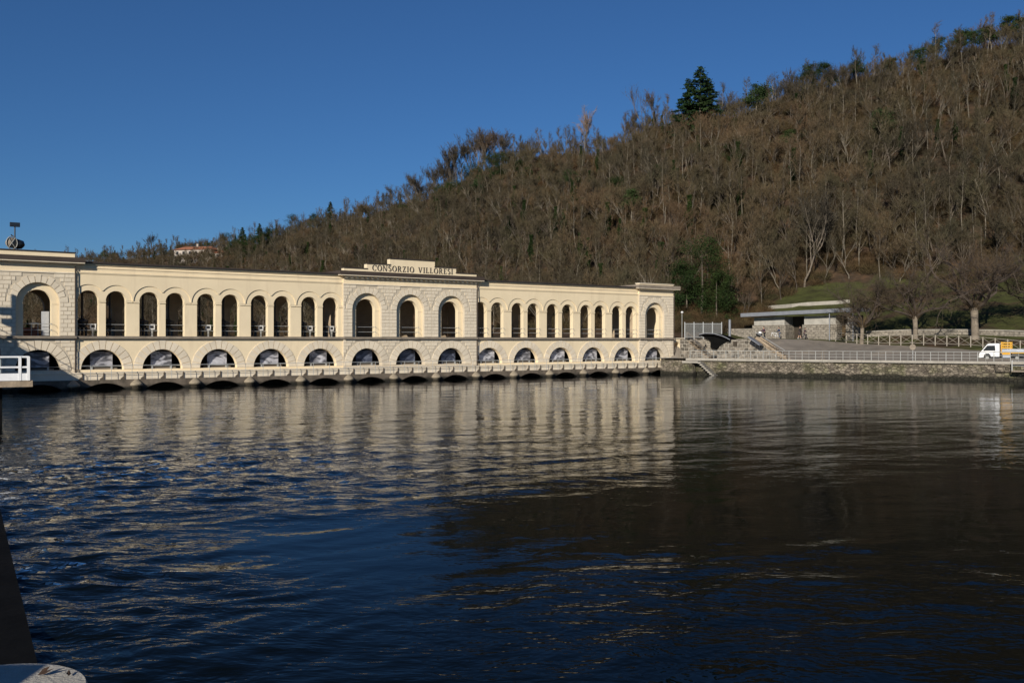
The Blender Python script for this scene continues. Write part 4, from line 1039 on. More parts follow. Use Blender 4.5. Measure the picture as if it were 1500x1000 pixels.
# ------------------------------------------------------------------ truck
def truck(loc, rz):
    T = thing('small_truck', 'small white tipper truck with yellow headboard and grey bed on the promenade', 'truck', loc, rz)
    # x forward, y to its left side
    W2 = .75
    cab = [(2.05, .30), (2.10, .62), (2.02, .82), (1.30, 1.74), (1.15, 1.82), (.20, 1.84), (.12, 1.75), (.12, .42), (.95, .42), (1.00, .62), (1.15, .75), (1.45, .75), (1.60, .62), (1.66, .36)]
    def ex(pts, y0, y1): return MB().prism([(x, z) for x, z in pts][::-1] if sum(a[0]*b[1]-b[0]*a[1] for a, b in zip(pts, pts[1:]+pts[:1])) < 0 else pts, y0, y1)
    part('cab', ex(cab, -W2, W2), M['white'], T)
    win = [(1.72, 1.06), (1.30, 1.60), (.55, 1.62), (.50, 1.06)]
    for s in (-1, 1):
        y = s * (W2 + .004); d = part('door', ex([(1.45, .80), (1.72, .98), (1.30, 1.68), (.45, 1.70), (.42, .46), (.92, .46), (1.0, .68), (1.2, .80)], min(y, y + s*.02), max(y, y + s*.02)), M['white'], T)
        yy = s * (W2 + .028); part('window', ex(win, min(yy, yy + s*.01), max(yy, yy + s*.01)), M['glass'], d)
        part('handle', MB().box(.50, .66, min(yy, yy+s*.03), max(yy, yy+s*.03), .93, .97), M['iron'], d)
        part('headlight', MB().box(1.98, 2.11, s*.62 - .12, s*.62 + .12, .62, .76), M['palesteel'], T)
        part('mirror', MB().box(1.46, 1.54, s*.86 - .09, s*.86 + .09, 1.08, 1.30), M['iron'], T)
    ws_ = MB(); ws_.face([(2.0, -.66, .90), (2.0, .66, .90), (1.34, .62, 1.73), (1.34, -.62, 1.73)])
    for i in range(4): ws_.v[i] = (ws_.v[i][0] + .02, ws_.v[i][1], ws_.v[i][2] + .02)
    part('windscreen', ws_, M['glass'], T)
    part('bumper', MB().box(2.0, 2.2, -.72, .72, .30, .50), M['palesteel'], T)
    part('chassis', MB().box(-2.2, .11, -.4, .4, .42, .58), M['iron'], T)
    part('bed_floor', MB().box(-2.25, .0, -.80, .80, .80, .90), M['yellow'], T)
    for s in (-1, 1): part('side_board', MB().box(-2.2, -.12, s*.80 - .025, s*.80 + .025, .905, 1.24), M['greybed'], T)
    part('tailboard', MB().box(-2.27, -2.21, -.8, .8, .905, 1.24), M['greybed'], T)
    for s in (-1, 1): part('stake', MB().box(-2.33, -2.275, s*.78 - .03, s*.78 + .03, .8, 1.45), M['yellow'], T)
    part('underframe', MB().box(-.95, -.15, -.78, .78, .64, .79), M['yellow'], T)
    hb = MB()
    for s in (-1, 1): hb.box(-.10, -.02, s*.72 - .04, s*.72 + .04, .905, 2.0)
    for s in (-1, 1): hb.box(-.98, -.90, s*.72 - .04, s*.72 + .04, 1.245, 2.0)
    for z in (1.32, 1.58, 1.84): hb.box(-.09, -.03, -.68, .68, z, z + .12)
    for s in (-1, 1):
        for z in (1.30, 1.56, 1.82): hb.box(-.90, -.10, s*.72 - .02, s*.72 + .02, z, z + .14)
    part('headboard', hb, M['yellow'], T)
    part('tank', MB().box(-.95, -.2, .42, .74, .32, .62), M['greybed'], T)
    for x in (1.30, -1.55):
        for s in (-1, 1):
            wl = part('wheel', MB().tube([(x, s*.56, .29), (x, s*.72, .29)], .285, 16), M['tyre'], T, True)
            part('rim', MB().tube([(x, s*.715, .29), (x, s*.735, .29)], .17, 12), M['palesteel'], wl)
tp = at(1467, 527.6, 103); truck((tp.x, tp.y, 1.95), QR + math.pi)

# ------------------------------------------------------------------ people
def skin_obj(name, joints, edges, parent, m):
    me = bpy.data.meshes.new(name); me.from_pydata([j[:3] for j in joints], edges, []); me.materials.append(m)
    o = link(name, me, parent)
    md = o.modifiers.new('skin', 'SKIN'); sv = me.skin_vertices[0].data
    for i, j in enumerate(joints):
        r = j[3]; r2 = j[4] if len(j) > 4 else r
        sv[i].radius = (r, r2); sv[i].use_root = (i == 0)
    md.use_smooth_shade = True
    s = o.modifiers.new('sub', 'SUBSURF'); s.levels = s.render_levels = 1
    return o
def person(loc, rz, lb, h, cols, lean=0.0, stride=.22, arms=((.25, .35), (.25, .35)), armw=.0, hair=(.03, .02, .015), shorts=False):
    k = h / 1.75
    P = thing('person', lb, 'person', loc, rz)
    hip = .92*k; sh = 1.42*k; lx = lean
    # x forward, y left; arms: (forward reach, drop) of each hand from the shoulder
    def hand(s, a): 
        fx, dz = a; sx = lx*1.0
        el = (sx + fx*.35, s*(.23 + armw)*k, sh - dz*.55); ha = (sx + fx, s*(.21 + armw)*k, sh - dz)
        return el, ha
    (elL, haL), (elR, haR) = hand(1, arms[0]), hand(-1, arms[1])
    J = [(0, 0, hip, .13*k, .11*k), (lx*.5, 0, 1.15*k, .12*k, .10*k), (lx, 0, sh - .04*k, .14*k, .10*k), (lx*1.1, 0, sh + .09*k, .055*k), (lx*1.2 + .015, 0, sh + .20*k, .085*k, .095*k), (lx*1.2 + .02, 0, h - .04*k, .075*k, .08*k),
         (lx, .17*k, sh, .055*k), (*elL, .042*k), (*haL, .034*k), (lx, -.17*k, sh, .055*k), (*elR, .042*k), (*haR, .034*k),
         (0, .09*k, hip - .04, .09*k), (stride*.55, .10*k, .50*k, .062*k), (stride*.9, .10*k, .07*k, .042*k), (stride*.9 + .16, .10*k, .04*k, .035*k),
         (0, -.09*k, hip - .04, .09*k), (-stride*.15, -.10*k, .50*k, .062*k), (-stride, -.10*k, .09*k, .042*k), (-stride + .15, -.10*k, .04*k, .035*k)]
    E = [(0,1),(1,2),(2,3),(3,4),(4,5),(2,6),(6,7),(7,8),(2,9),(9,10),(10,11),(0,12),(12,13),(13,14),(14,15),(0,16),(16,17),(17,18),(18,19)]
    skin_obj('body', J, E, P, M['skin'])
    top, leg, shoe = cols
    tJ = [(*J[0][:3], .155*k, .13*k), (*J[1][:3], .145*k, .125*k), (*J[2][:3], .165*k, .125*k), (*J[6][:3], .075*k), (*J[7][:3], .062*k), (*Vector(J[8][:3]).lerp(Vector(J[7][:3]), .15), .05*k), (*J[9][:3], .075*k), (*J[10][:3], .062*k), (*Vector(J[11][:3]).lerp(Vector(J[10][:3]), .15), .05*k)]
    skin_obj('jacket', tJ, [(0,1),(1,2),(2,3),(3,4),(4,5),(2,6),(6,7),(7,8)], P, top)
    lo = .62 if shorts else .06
    def kn(a, b, q): return Vector(a[:3]).lerp(Vector(b[:3]), q)
    e1 = kn(J[13], J[14], .1 if shorts else .9); e2 = kn(J[17], J[18], .1 if shorts else .9)
    lJ = [(0, 0, hip + .02, .15*k, .125*k), (*J[12][:3], .115*k), (*J[13][:3], .08*k), (*e1, .065*k), (*J[16][:3], .115*k), (*J[17][:3], .08*k), (*e2, .065*k)]
    skin_obj('trousers', lJ, [(0,1),(1,2),(2,3),(0,4),(4,5),(5,6)], P, leg)
    mb = MB()
    for a, b in ((J[14], J[15]), (J[18], J[19])):
        x0, y0 = a[0] - .06, a[1]; mb.tube([(x0, y0, .06), (x0 + .1, y0, .07), (b[0] + .06, b[1], .045)], [.05, .055, .035], 7)
    part('shoes', mb, shoe, P, True)
    hx = J[4][0]
    part('hair', MB().ball((hx - .02, 0, sh + .235*k), .105*k, 10, 7, (1.02, .92, 1.0)), mat('hair', hair, .8), P, True)
    part('face', MB().ball((hx + .055*k, 0, sh + .20*k), .075*k, 8, 6, (.75, .85, 1.15)), M['skin'], P, True)
    return P
def cloth(n, c): return mat(n, c, .9, .12, 8)
def facing(px): return 0
pt = lambda px, Y: Vector(((px - 750) / F * Y, Y, 0))
def stand(px, Y):
    p = pt(px, Y); p.z = ground_z(p.x, p.y) + .02; return p
p1 = stand(1120, 131.5); p1.z = 4.36
person(p1, R(195), 'person in a dark purple coat pushing the white topped pram', 1.68, (cloth('purple_coat', (.06, .025, .05)), cloth('black_trousers', (.02, .018, .022)), cloth('shoe_black', (.02, .02, .02))), .10, .2, ((.48, .40), (.48, .40)), 0, (.05, .03, .02))
pr = thing('pram', 'black pram with a white hood pushed along the terrace edge', 'pram', p1 + Vector((-.85, -.25, 0)), R(195))
part('basket', MB().tube([(-.35, 0, .62), (-.1, 0, .55), (.3, 0, .58)], [.24, .28, .22], 10), M['iron'], pr, True)
part('hood', MB().ball((-.18, 0, .80), .27, 10, 6, (1, .9, .85)), M['white'], pr, True)
part('handle', MB().tube([(-.3, 0, .6), (-.62, 0, 1.0)], .025, 5), M['iron'], pr)
part('frame', MB().bar((-.4, .2, .2), (.3, .2, .55), .03).bar((-.4, -.2, .2), (.3, -.2, .55), .03).bar((.35, .2, .2), (-.3, .2, .6), .03).bar((.35, -.2, .2), (-.3, -.2, .6), .03), M['iron'], pr)
for x in (-.4, .38):
    for s in (-1, 1): part('wheel', MB().tube([(x, s*.22, .16), (x, s*.27, .16)], .16, 12), M['tyre'], pr)
p2 = stand(1142, 133); p2.z = 4.38
person(p2, R(180), 'person in a dark blue top standing with the white bicycle', 1.66, (cloth('navy_top', (.03, .045, .09)), cloth('blue_jeans', (.10, .13, .18)), cloth('shoe_grey', (.2, .2, .2))), .08, .08, ((.40, .42), (.35, .5)), 0, (.03, .02, .015))
bk = thing('bicycle', 'white bicycle held by a person on the terrace', 'bicycle', p2 + Vector((-.75, -.22, 0)), R(180))
for x in (-.5, .5):
    mb = MB()
    for i in range(16):
        a, b = 2*math.pi*i/16, 2*math.pi*(i+1)/16
        mb.bar((x + .32*math.cos(a), 0, .34 + .32*math.sin(a)), (x + .32*math.cos(b), 0, .34 + .32*math.sin(b)), .04)
    for i in range(4):
        a = math.pi*i/4; mb.bar((x + .31*math.cos(a), 0, .34 + .31*math.sin(a)), (x - .31*math.cos(a), 0, .34 - .31*math.sin(a)), .012)
    part('wheel', mb, M['ledge'], bk)
part('frame', MB().bar((-.5, 0, .34), (-.12, 0, .32), .04).bar((-.12, 0, .32), (.36, 0, .80), .045).bar((-.22, 0, .80), (.36, 0, .84), .045).bar((-.12, 0, .32), (-.24, 0, .88), .045).bar((-.5, 0, .34), (-.22, 0, .80), .035).bar((.5, 0, .34), (.34, 0, .92), .045), M['white'], bk)
part('handlebar', MB().bar((.32, -.26, .98), (.32, .26, .98), .035).bar((.34, 0, .9), (.32, 0, .98), .035), M['iron'], bk)
part('saddle', MB().tube([(-.38, 0, .92), (-.12, 0, .92)], [.085, .03], 8), M['iron'], bk)
p3 = stand(1171, 131.8); p3.z = 4.36
person(p3, R(-10), 'person in a black top and dark shorts walking on the terrace', 1.74, (cloth('black_top', (.018, .018, .02)), cloth('dark_shorts', (.05, .045, .05)), cloth('shoe_white', (.4, .4, .4))), .06, .22, ((.42, .55), (-.10, .62)), .04, (.10, .06, .035), True)
p4 = stand(1178, 131.2); p4.z = 4.36
person(p4, R(-5), 'smaller person in dark clothes striding ahead of the one in shorts', 1.55, (cloth('plum_jacket', (.05, .03, .04)), cloth('grey_leggings', (.07, .06, .065)), cloth('shoe_dark', (.05, .04, .04))), .12, .34, ((.36, .45), (-.15, .55)), .0, (.03, .02, .015))

# ------------------------------------------------------------------ trees
def sliver(mb, p, d, w, rnd, mi=0):
    d = Vector(d); s = d.cross(Vector((rnd.gauss(0, 1), rnd.gauss(0, 1), rnd.gauss(0, 1))))
    if s.length < 1e-6: s = Vector((1, 0, 0))
    s = s.normalized() * w * .5; p = Vector(p); n = len(mb.v); e = p + d
    mb.v += [tuple(p - s), tuple(p + s), tuple(e)]; mb.f.append((n, n + 1, n + 2)); mb.mi.append(mi)
def leafquad(mb, p, size, rnd, mi=0, up=.3):
    a = Vector((rnd.gauss(0, 1), rnd.gauss(0, 1), rnd.gauss(0, up))).normalized(); b = a.cross(Vector((rnd.gauss(0, 1), rnd.gauss(0, 1), rnd.gauss(0, 1)))).normalized()
    a *= size; b *= size * .45; p = Vector(p); n = len(mb.v)
    mb.v += [tuple(p - a), tuple(p + b), tuple(p + a), tuple(p - b)]; mb.f.append((n, n + 1, n + 2, n + 3)); mb.mi.append(mi)
def jit(rnd, v, s): return Vector((v[0] + rnd.gauss(0, s), v[1] + rnd.gauss(0, s), v[2] + rnd.gauss(0, s)))
def bare_tree(seed, h, limbs=13, spread=.30, lo=.28, up=1.0, twigs=11, subs=6, tw=.042, fork=False, r0=None):
    rnd = random.Random(seed); TR = MB(); CR = MB()
    r0 = r0 or h * .0105
    stems = [(Vector((0, 0, -.6)), Vector((rnd.gauss(0, .06), rnd.gauss(0, .06), 1)))]
    if fork: stems = [(Vector((0, 0, -.6)), Vector((rnd.gauss(0, .22), rnd.gauss(0, .22), 1))) for _ in range(3)]
    for base, d in stems:
        n = 7; pts = [base]; hh = h * (1 if not fork else rnd.uniform(.75, 1))
        for i in range(n):
            d = (d + Vector((rnd.gauss(0, .07), rnd.gauss(0, .07), .05))).normalized(); pts.append(pts[-1] + d * (hh * .92 + .6) / n)
        rads = [r0 * (1 - .85 * i / n) for i in range(n + 1)]
        TR.tube(pts, rads, 5, 0, False)
        for li in range(limbs // len(stems)):
            u = lo + (1 - lo) * (li + rnd.random()) / (limbs // len(stems)); u = min(u, .98)
            f = u * n; i = min(int(f), n - 1); p = pts[i].lerp(pts[i + 1], f - i)
            az = rnd.uniform(0, 2*math.pi); el = rnd.uniform(.5, 1.0) * up + .5 * u
            ld = Vector((math.cos(az), math.sin(az), el)).normalized()
            ln = hh * spread * (1.15 - .65 * u) * rnd.uniform(.75, 1.25); lp_ = [p]
            for j in range(3):
                ld = (ld + Vector((rnd.gauss(0, .15), rnd.gauss(0, .15), .12 + rnd.gauss(0, .1)))).normalized(); lp_.append(lp_[-1] + ld * ln / 3)
            rr = max(rads[i] * .5, .025); TR.tube(lp_, [rr, rr*.75, rr*.5, rr*.25], 3, 0, False)
            for k in range(subs):
                v = rnd.uniform(.2, 1.0) * 3; j = min(int(v), 2); q = lp_[j].lerp(lp_[j + 1], v - j)
                sd_ = (ld + Vector((rnd.gauss(0, .6), rnd.gauss(0, .6), rnd.gauss(.25, .4)))).normalized(); sl = ln * rnd.uniform(.3, .55)
                sp = [q, q + sd_ * sl * .5, q + (sd_ + Vector((rnd.gauss(0, .15), rnd.gauss(0, .15), .15))).normalized() * sl]
                sliver(CR, sp[0], sp[2] - sp[0], .05, rnd); sliver(CR, sp[0], sp[2] - sp[0], .05, rnd)
                for _ in range(twigs):
                    w = rnd.random(); b = sp[0].lerp(sp[2], w); td = (sd_ + Vector((rnd.gauss(0, .7), rnd.gauss(0, .7), rnd.gauss(.2, .5)))).normalized()
                    sliver(CR, b, td * rnd.uniform(.35, .95), tw * rnd.uniform(.7, 1.2), rnd)
    return TR, CR
def fan_tree(seed, h, clear=.22, spread=.55, kids=(3, 3, 4), stems=1, tw=.05, ntw=9, r0=None, upb=.35, wob=.16):
    """round headed bare tree: limbs fork again and again into a fine haze of twigs"""
    rnd = random.Random(seed); TR = MB(); CR = MB(); r0 = r0 or h * .012
    def grow(p, d, ln, r, lev):
        pts = [p]; n = 3 if lev else 4
        for j in range(n):
            d = (d + Vector((rnd.gauss(0, wob), rnd.gauss(0, wob), rnd.gauss(.06, .06)))).normalized(); pts.append(pts[-1] + d * ln / n)
        if lev < 2: TR.tube(pts, [r * (1 - .45 * j / n) for j in range(n + 1)], 5 if lev == 0 else 4, 0, False)
        elif lev == 2: TR.tube(pts, [max(r * (1 - .5 * j / n), .018) for j in range(n + 1)], 3, 0, False)
        else:
            for a, b in zip(pts, pts[1:]): sliver(CR, a, (b - a) * 1.15, .05, rnd); sliver(CR, a, (b - a) * 1.15, .05, rnd)
            for _ in range(ntw):
                w = rnd.uniform(.2, n); j = min(int(w), n - 1); b = pts[j].lerp(pts[j+1], w - j)
                sliver(CR, b, (d + Vector((rnd.gauss(0, .55), rnd.gauss(0, .55), rnd.gauss(.15, .4)))).normalized() * rnd.uniform(.03, .075) * h, tw * rnd.uniform(.7, 1.2), rnd)
            return
        k = kids[lev]
        for i in range(k):
            az = 2*math.pi*(i + rnd.random() * .8) / k; e = spread * rnd.uniform(.6, 1.25)
            nd = (d + Vector((math.cos(az) * e, math.sin(az) * e, upb * rnd.uniform(.2, 1)))).normalized()
            v = n * (rnd.uniform(.55, 1) if lev == 0 else rnd.uniform(.4, 1)); j = min(int(v), n - 1)
            grow(pts[j].lerp(pts[j+1], v - j), nd, ln * (rnd.uniform(.72, 1.0) if lev == 0 else rnd.uniform(.55, .8)), r * .52, lev + 1)
        grow(pts[-1], d, ln * .7, r * .5, lev + 1)
    for q in range(stems):
        d = Vector((rnd.gauss(0, .05 if stems == 1 else .25), rnd.gauss(0, .05 if stems == 1 else .25), 1)).normalized()
        grow(Vector((0, 0, -.5)), d, h * (clear + .17), r0 * (1 if stems == 1 else .75), 0)
    return TR, CR
def spruce(seed, h, rbase=.27, n=2600):
    rnd = random.Random(seed); TR = MB().tube([(0, 0, -.5), (0, 0, h*.5), (0, 0, h*.97)], [h*.016, h*.009, .02], 6, 0, False); CR = MB()
    for i in range(int(h * 9)):
        u = (i + rnd.random()) / (h * 9); u = u ** .9; z = h * (.06 + .92 * u); L_ = h * rbase * (1 - u) ** .85 * rnd.uniform(.7, 1.15) + .15
        az = rnd.uniform(0, 2*math.pi); d = Vector((math.cos(az), math.sin(az), rnd.uniform(-.35, .12)))
        m = max(10, int(L_ * 40))
        for j in range(m):
            v = rnd.random() ** .7; p = Vector((0, 0, z)) + d * L_ * v + Vector((rnd.gauss(0, .14), rnd.gauss(0, .14), rnd.gauss(-.05, .1)))
            leafquad(CR, p, rnd.uniform(.10, .23), rnd, 0, .35)
    return TR, CR
def pine_tree(seed, h, clumps=34, wide=.36, lo=.5):
    rnd = random.Random(seed); d = Vector((rnd.gauss(0, .08), rnd.gauss(0, .08), 1)); pts = [Vector((0, 0, -.5))]
    for i in range(6): d = (d + Vector((rnd.gauss(0, .06), rnd.gauss(0, .06), .05))).normalized(); pts.append(pts[-1] + d * h * .93 / 6)
    TR = MB().tube(pts, [h*.018*(1 - .8*i/6) for i in range(7)], 6, 0, False); CR = MB()
    for c in range(clumps):
        u = lo + (1 - lo) * rnd.random(); f = u * 6; i = min(int(f), 5); p = pts[i].lerp(pts[i+1], f - i)
        az = rnd.uniform(0, 2*math.pi); rr = h * wide * rnd.uniform(.2, 1) * (1.15 - .6 * u)
        q = p + Vector((math.cos(az) * rr, math.sin(az) * rr, rr * rnd.uniform(.0, .6)))
        TR.tube([p, p.lerp(q, .5) + Vector((0, 0, -.1)), q], [.06, .04, .02], 3, 0, False)
        cs = h * rnd.uniform(.06, .11)
        for j in range(105):
            v = Vector((rnd.gauss(0, 1), rnd.gauss(0, 1), rnd.gauss(0, .55))) * cs * .75
            leafquad(CR, q + v, rnd.uniform(.12, .26), rnd, 0, .6)
    return TR, CR
def bushy(seed, h, wide=.4, n=3600, lo=.05, clumps=40):
    rnd = random.Random(seed); TR = MB().tube([(0, 0, -.5), (rnd.gauss(0, .2), 0, h*.45), (rnd.gauss(0, .3), rnd.gauss(0, .3), h*.85)], [h*.02, h*.012, .03], 6, 0, False); CR = MB()
    cl = []
    for c in range(clumps):
        u = rnd.uniform(lo, 1); w = h * wide * math.sqrt(max(0, 1 - ((u - .45) / .58) ** 2)); az = rnd.uniform(0, 2*math.pi); r = w * math.sqrt(rnd.random())
        cl.append((Vector((r*math.cos(az), r*math.sin(az), u*h)), h * rnd.uniform(.032, .075)))
    for j in range(n):
        c, s = rnd.choice(cl); v = Vector((rnd.gauss(0, 1), rnd.gauss(0, 1), rnd.gauss(0, .8))) * s
        leafquad(CR, c + v, rnd.uniform(.08, .17), rnd, 0, .6)
    return TR, CR
def ivy_trunk(seed, h):
    rnd = random.Random(seed); TR, CR = bare_tree(seed, h, 7, .22, .5, 1.0, 9, 5)
    for j in range(2600):
        u = rnd.random() ** .8; r = (.9 + .5 * math.sin(u * 11 + seed)) * (1 - .5 * u) * .62 + .1; az = rnd.uniform(0, 2*math.pi)
        leafquad(CR, (r * math.cos(az) * rnd.uniform(.5, 1.2), r * math.sin(az) * rnd.uniform(.5, 1.2), u * h * .72), rnd.uniform(.1, .2), rnd, 1, .6)
    return TR, CR
def pollard(seed, h, r0):
    """old riverside tree: thick pale trunk, knobbly head, wide twisting limbs, fine twig haze"""
    rnd = random.Random(seed); TR = MB(); CR = MB(); th = h * .30
    TR.tube([(0, 0, -.5), (.02, 0, .3), (.08, 0, th * .6), (.12, .05, th)], [r0 * 1.25, r0, r0 * .85, r0 * 1.0], 10, 0, False)
    def grow(p, d, ln, r, lev):
        pts = [p]
        for j in range(4):
            d = (d + Vector((rnd.gauss(0, .24), rnd.gauss(0, .24), rnd.gauss(.06, .14)))).normalized(); pts.append(pts[-1] + d * ln / 4)
        CR.tube(pts, [r, r*.8, r*.62, r*.5, r*.34], 5 if lev < 2 else 3, 1, False)
        if lev < 3:
            for k in range((5, 6, 5)[lev]):
                v = rnd.uniform(.3, 1.0) * 4; j = min(int(v), 3); q = pts[j].lerp(pts[j+1], v - j)
                grow(q, (d + Vector((rnd.gauss(0, .7), rnd.gauss(0, .7), rnd.gauss(.15, .5)))).normalized(), ln * rnd.uniform(.45, .72), r * .44, lev + 1)
        if lev >= 2:
            for _ in range(5 if lev == 3 else 2):
                w = rnd.uniform(0, 4); j = min(int(w), 3); b = pts[j].lerp(pts[j+1], w - j)
                sliver(CR, b, (d + Vector((rnd.gauss(0, .9), rnd.gauss(0, .9), rnd.gauss(.2, .7)))).normalized() * rnd.uniform(.35, 1.0), .017, rnd, 0)
    n = 8
    for i in range(n):
        az = 2*math.pi*(i + rnd.random()*.7)/n; el = rnd.uniform(.35, 1.2)
        grow(Vector((.12, .05, th - .1)), Vector((math.cos(az), math.sin(az), el)).normalized(), h * rnd.uniform(.40, .56), r0 * .5, 0)
    for _ in range(260):   # water shoots at the head
        az = rnd.uniform(0, 2*math.pi); sliver(CR, (.12 + .3*math.cos(az), .05 + .3*math.sin(az), th + rnd.uniform(-.35, .5)), (math.cos(az)*rnd.uniform(.3, 1.2), math.sin(az)*rnd.uniform(.3, 1.2), rnd.uniform(.3, 1.3)), .035, rnd, 0)
    return TR, CR

KINDS = {}; HT = {}
def kind(key, pair, mt, mc_, h=None):
    TR, CR = pair; mcs = mc_ if isinstance(mc_, list) else [mc_]
    if h:
        k_ = h / max(v[2] for v in CR.v)
        for q in (TR, CR): q.v = [(x * k_, y * k_, z * k_) for x, y, z in q.v]
    HT[key] = max(v[2] for v in CR.v)
    KINDS[key] = (TR.mesh('trunk', mt, True), CR.mesh('crown', mcs))
    # a joined copy for the far wood
    J = MB(); n = 0
    J.v = TR.v + CR.v; o = len(TR.v)
    J.f = TR.f + [tuple(i + o for i in f) for f in CR.f]; J.mi = [0] * len(TR.f) + [i + 1 for i in CR.mi]
    KINDS[key + '_joined'] = J.mesh(key, [mt] + mcs)
for i in range(7):
    kind(f'bare{i}', bare_tree(100 + i, (10, 11.5, 9, 12, 10.5, 8, 9.5)[i], (13, 14, 12, 14, 11, 12, 15)[i], (.28, .24, .32, .22, .30, .34, .28)[i], (.25, .35, .2, .4, .3, .15, .2)[i], fork=i in (2, 5, 6)), M['palebark'] if i in (1, 3) else M['bark'], M['twig'])
for i in range(4): kind(f'round{i}', fan_tree(150 + i, (9, 10.5, 8.5, 9.5)[i], (.2, .3, .12, .22)[i], (.5, .42, .6, .55)[i], (3, 4, 4), (1, 1, 2, 2)[i], .045, 9, wob=.2), M['palebark'] if i == 1 else M['bark'], M['twig'], (9.5, 10.5, 8.5, 9)[i])
for i in range(3): kind(f'tall{i}', fan_tree(200 + i, 14.5, (.26, .30, .22)[i], (.40, .34, .46)[i], (4, 4, 5), 1, .085, 12), M['bark'], M['twig_grey'], 14.5)
kind('pole', fan_tree(230, 12, .40, .22, (3, 3, 3), 1, .055, 8, upb=.7), M['bark'], M['twig_grey'], 12)
kind('birch', fan_tree(240, 14, .20, .36, (4, 4, 5), 1, .055, 12), M['palebark'], M['twig_pink'], 14)
for i in range(2): kind(f'spruce{i}', spruce(300 + i, 11 + i, .33), M['bark'], M['needle'])
for i in range(3): kind(f'pine{i}', pine_tree(320 + i, 9.5 + i), M['palebark'], M['pine'])
for i in range(2): kind(f'bushy{i}', bushy(340 + i, 8.5 + 3*i, .42, 9000, .03, 62), M['bark'], M['ivy'])
kind('ivy', ivy_trunk(360, 10), M['bark'], [M['twig'], M['ivy']])
for i in range(3): kind(f'pollard{i}', pollard(381 + i, (7.6, 8.2, 10.5)[i], (.25, .28, .39)[i]), M['plane_bark'], [M['twig'], M['limb']])
def scrub_mesh(seed, r):
    rnd = random.Random(seed); mb = MB()
    for i in range(420):
        az = rnd.uniform(0, 2*math.pi); q = r * .55 * math.sqrt(rnd.random())
        p = Vector((q*math.cos(az), q*math.sin(az), rnd.uniform(-.1, r*.4)))
        d = Vector((math.cos(az)*.5 + rnd.gauss(0, .5), math.sin(az)*.5 + rnd.gauss(0, .5), rnd.uniform(.1, 1.1))).normalized()
        sliver(mb, p, d * rnd.uniform(.4, .95) * r * .65, .035, rnd)
    return mb.mesh('scrub', M['scrub'])
SCR = [scrub_mesh(400 + i, 1.7) for i in range(3)]

def put_tree(key, X, Y, sc, lb, cat='tree', group=None, name='bare_tree', rz=None, z=None, sz=None):
    o = thing(name, lb, cat, (X, Y, (ground_z(X, Y) if z is None else z) - .1), random.uniform(0, 6.28) if rz is None else rz, group)
    o.scale = (sc, sc, sc * (sz or 1))
    tr, cr = KINDS[key]; link('trunk', tr, o); link('crown', cr, o); return o
def put_px(key, px, Y, hpx, h0, lb, **kw):
    X = (px - 750) / F * Y; return put_tree(key, X, Y, hpx * Y / F / HT[key], lb, **kw)
# the three old trees on the lawn
for i, (px, Y, lb) in enumerate(((1262, 124.6, 'old bare tree with short pale trunk beside the pavilion roof'), (1341, 121.5, 'old bare tree with straight pale trunk, middle of the lawn row'), (1429, 115.5, 'largest old bare tree with thick pale trunk behind the truck'))):
    X = (px - 750) / F * Y; put_tree(f'pollard{i}', X, Y, (1.08, 1.2, 1.22)[i], lb, group='old trees on the lawn', name='old_tree', rz=i * 1.3)
put_px('pollard1', 1530, 117, 125, 8.2, 'old bare tree reaching in at the right edge beyond the truck', group='old trees on the lawn', name='old_tree', rz=.6)
ORDN = ['first', 'second', 'third', 'fourth', 'fifth', 'sixth', 'seventh', 'eighth', 'ninth', 'tenth', 'eleventh', 'last']
# landmark trees of the ridge and the slope
def ridge_Y(px): return float(np.interp((px - 750) / F, PT, PA[:, 4, 0]))
SPR = [put_px('spruce0', 1026, ridge_Y(1026) - 10, 102, 11, 'tallest dark spruce standing on the ridge above the right tower', name='spruce_tree')]
SPR.append(put_px('spruce1', 1009, ridge_Y(1009) - 9, 88, 12, 'dark spruce on the ridge close left of the tallest one', name='spruce_tree'))
SPR.append(put_px('spruce0', 1038, ridge_Y(1038) - 9, 82, 11, 'lower dark spruce on the ridge close right of the tallest one', name='spruce_tree'))
for o in SPR: o.scale.x *= 1.3; o.scale.y *= 1.3
put_px('pine0', 1105, ridge_Y(1105) - 8, 66, 9.5, 'round topped pine on the ridge right of the spruces', name='pine_tree')
put_px('birch', 858, ridge_Y(858) - 2, 86, 14, 'pale pinkish bare birch standing up from the ridge', name='birch_tree')
for i, (px, h) in enumerate(((927, 55), (946, 78), (958, 60))):
    put_px('tall1' if i != 1 else 'pole', px, ridge_Y(px) - 1, h, 14.5 if i != 1 else 12, 'thin bare tree against the sky between the birch and the spruces', group='thin ridge trees left of the spruces')
for i, (px, h) in enumerate(((820, 52), (838, 44), (785, 40), (764, 38), (885, 36), (806, 30))):
    put_px('pole', px, ridge_Y(px) - 2, h, 12, 'small bare tree on the ridge left of the pale birch', group='small ridge trees left of the birch')
for i, (px, h, k) in enumerate(((735, 52, 0), (712, 68, 1), (694, 72, 2), (676, 66, 0), (660, 60, 1), (645, 54, 2), (630, 52, 0), (703, 62, 2), (616, 46, 1), (598, 40, 0), (580, 34, 1), (724, 60, 0), (685, 70, 2), (668, 62, 1), (652, 58, 2), (638, 52, 0), (746, 46, 2), (608, 42, 2), (565, 30, 0), (550, 27, 2))):
    put_px(f'tall{k}', px, ridge_Y(px) - 2 - 10 * random.random(), h * 1.15, 14.5, 'tall round headed bare tree in the grey grove on the ridge', group='grey grove of tall trees on the ridge')
for px, h in ((691, 50), (722, 54), (733, 48), (700, 40), (668, 36), (645, 34), (610, 30), (590, 26)):
    put_px('bushy1', px, ridge_Y(px) - 22, h, 11.5, 'dark green ivy covered tree below the grey ridge grove', name='ivy_tree', group='green trees below the ridge grove')
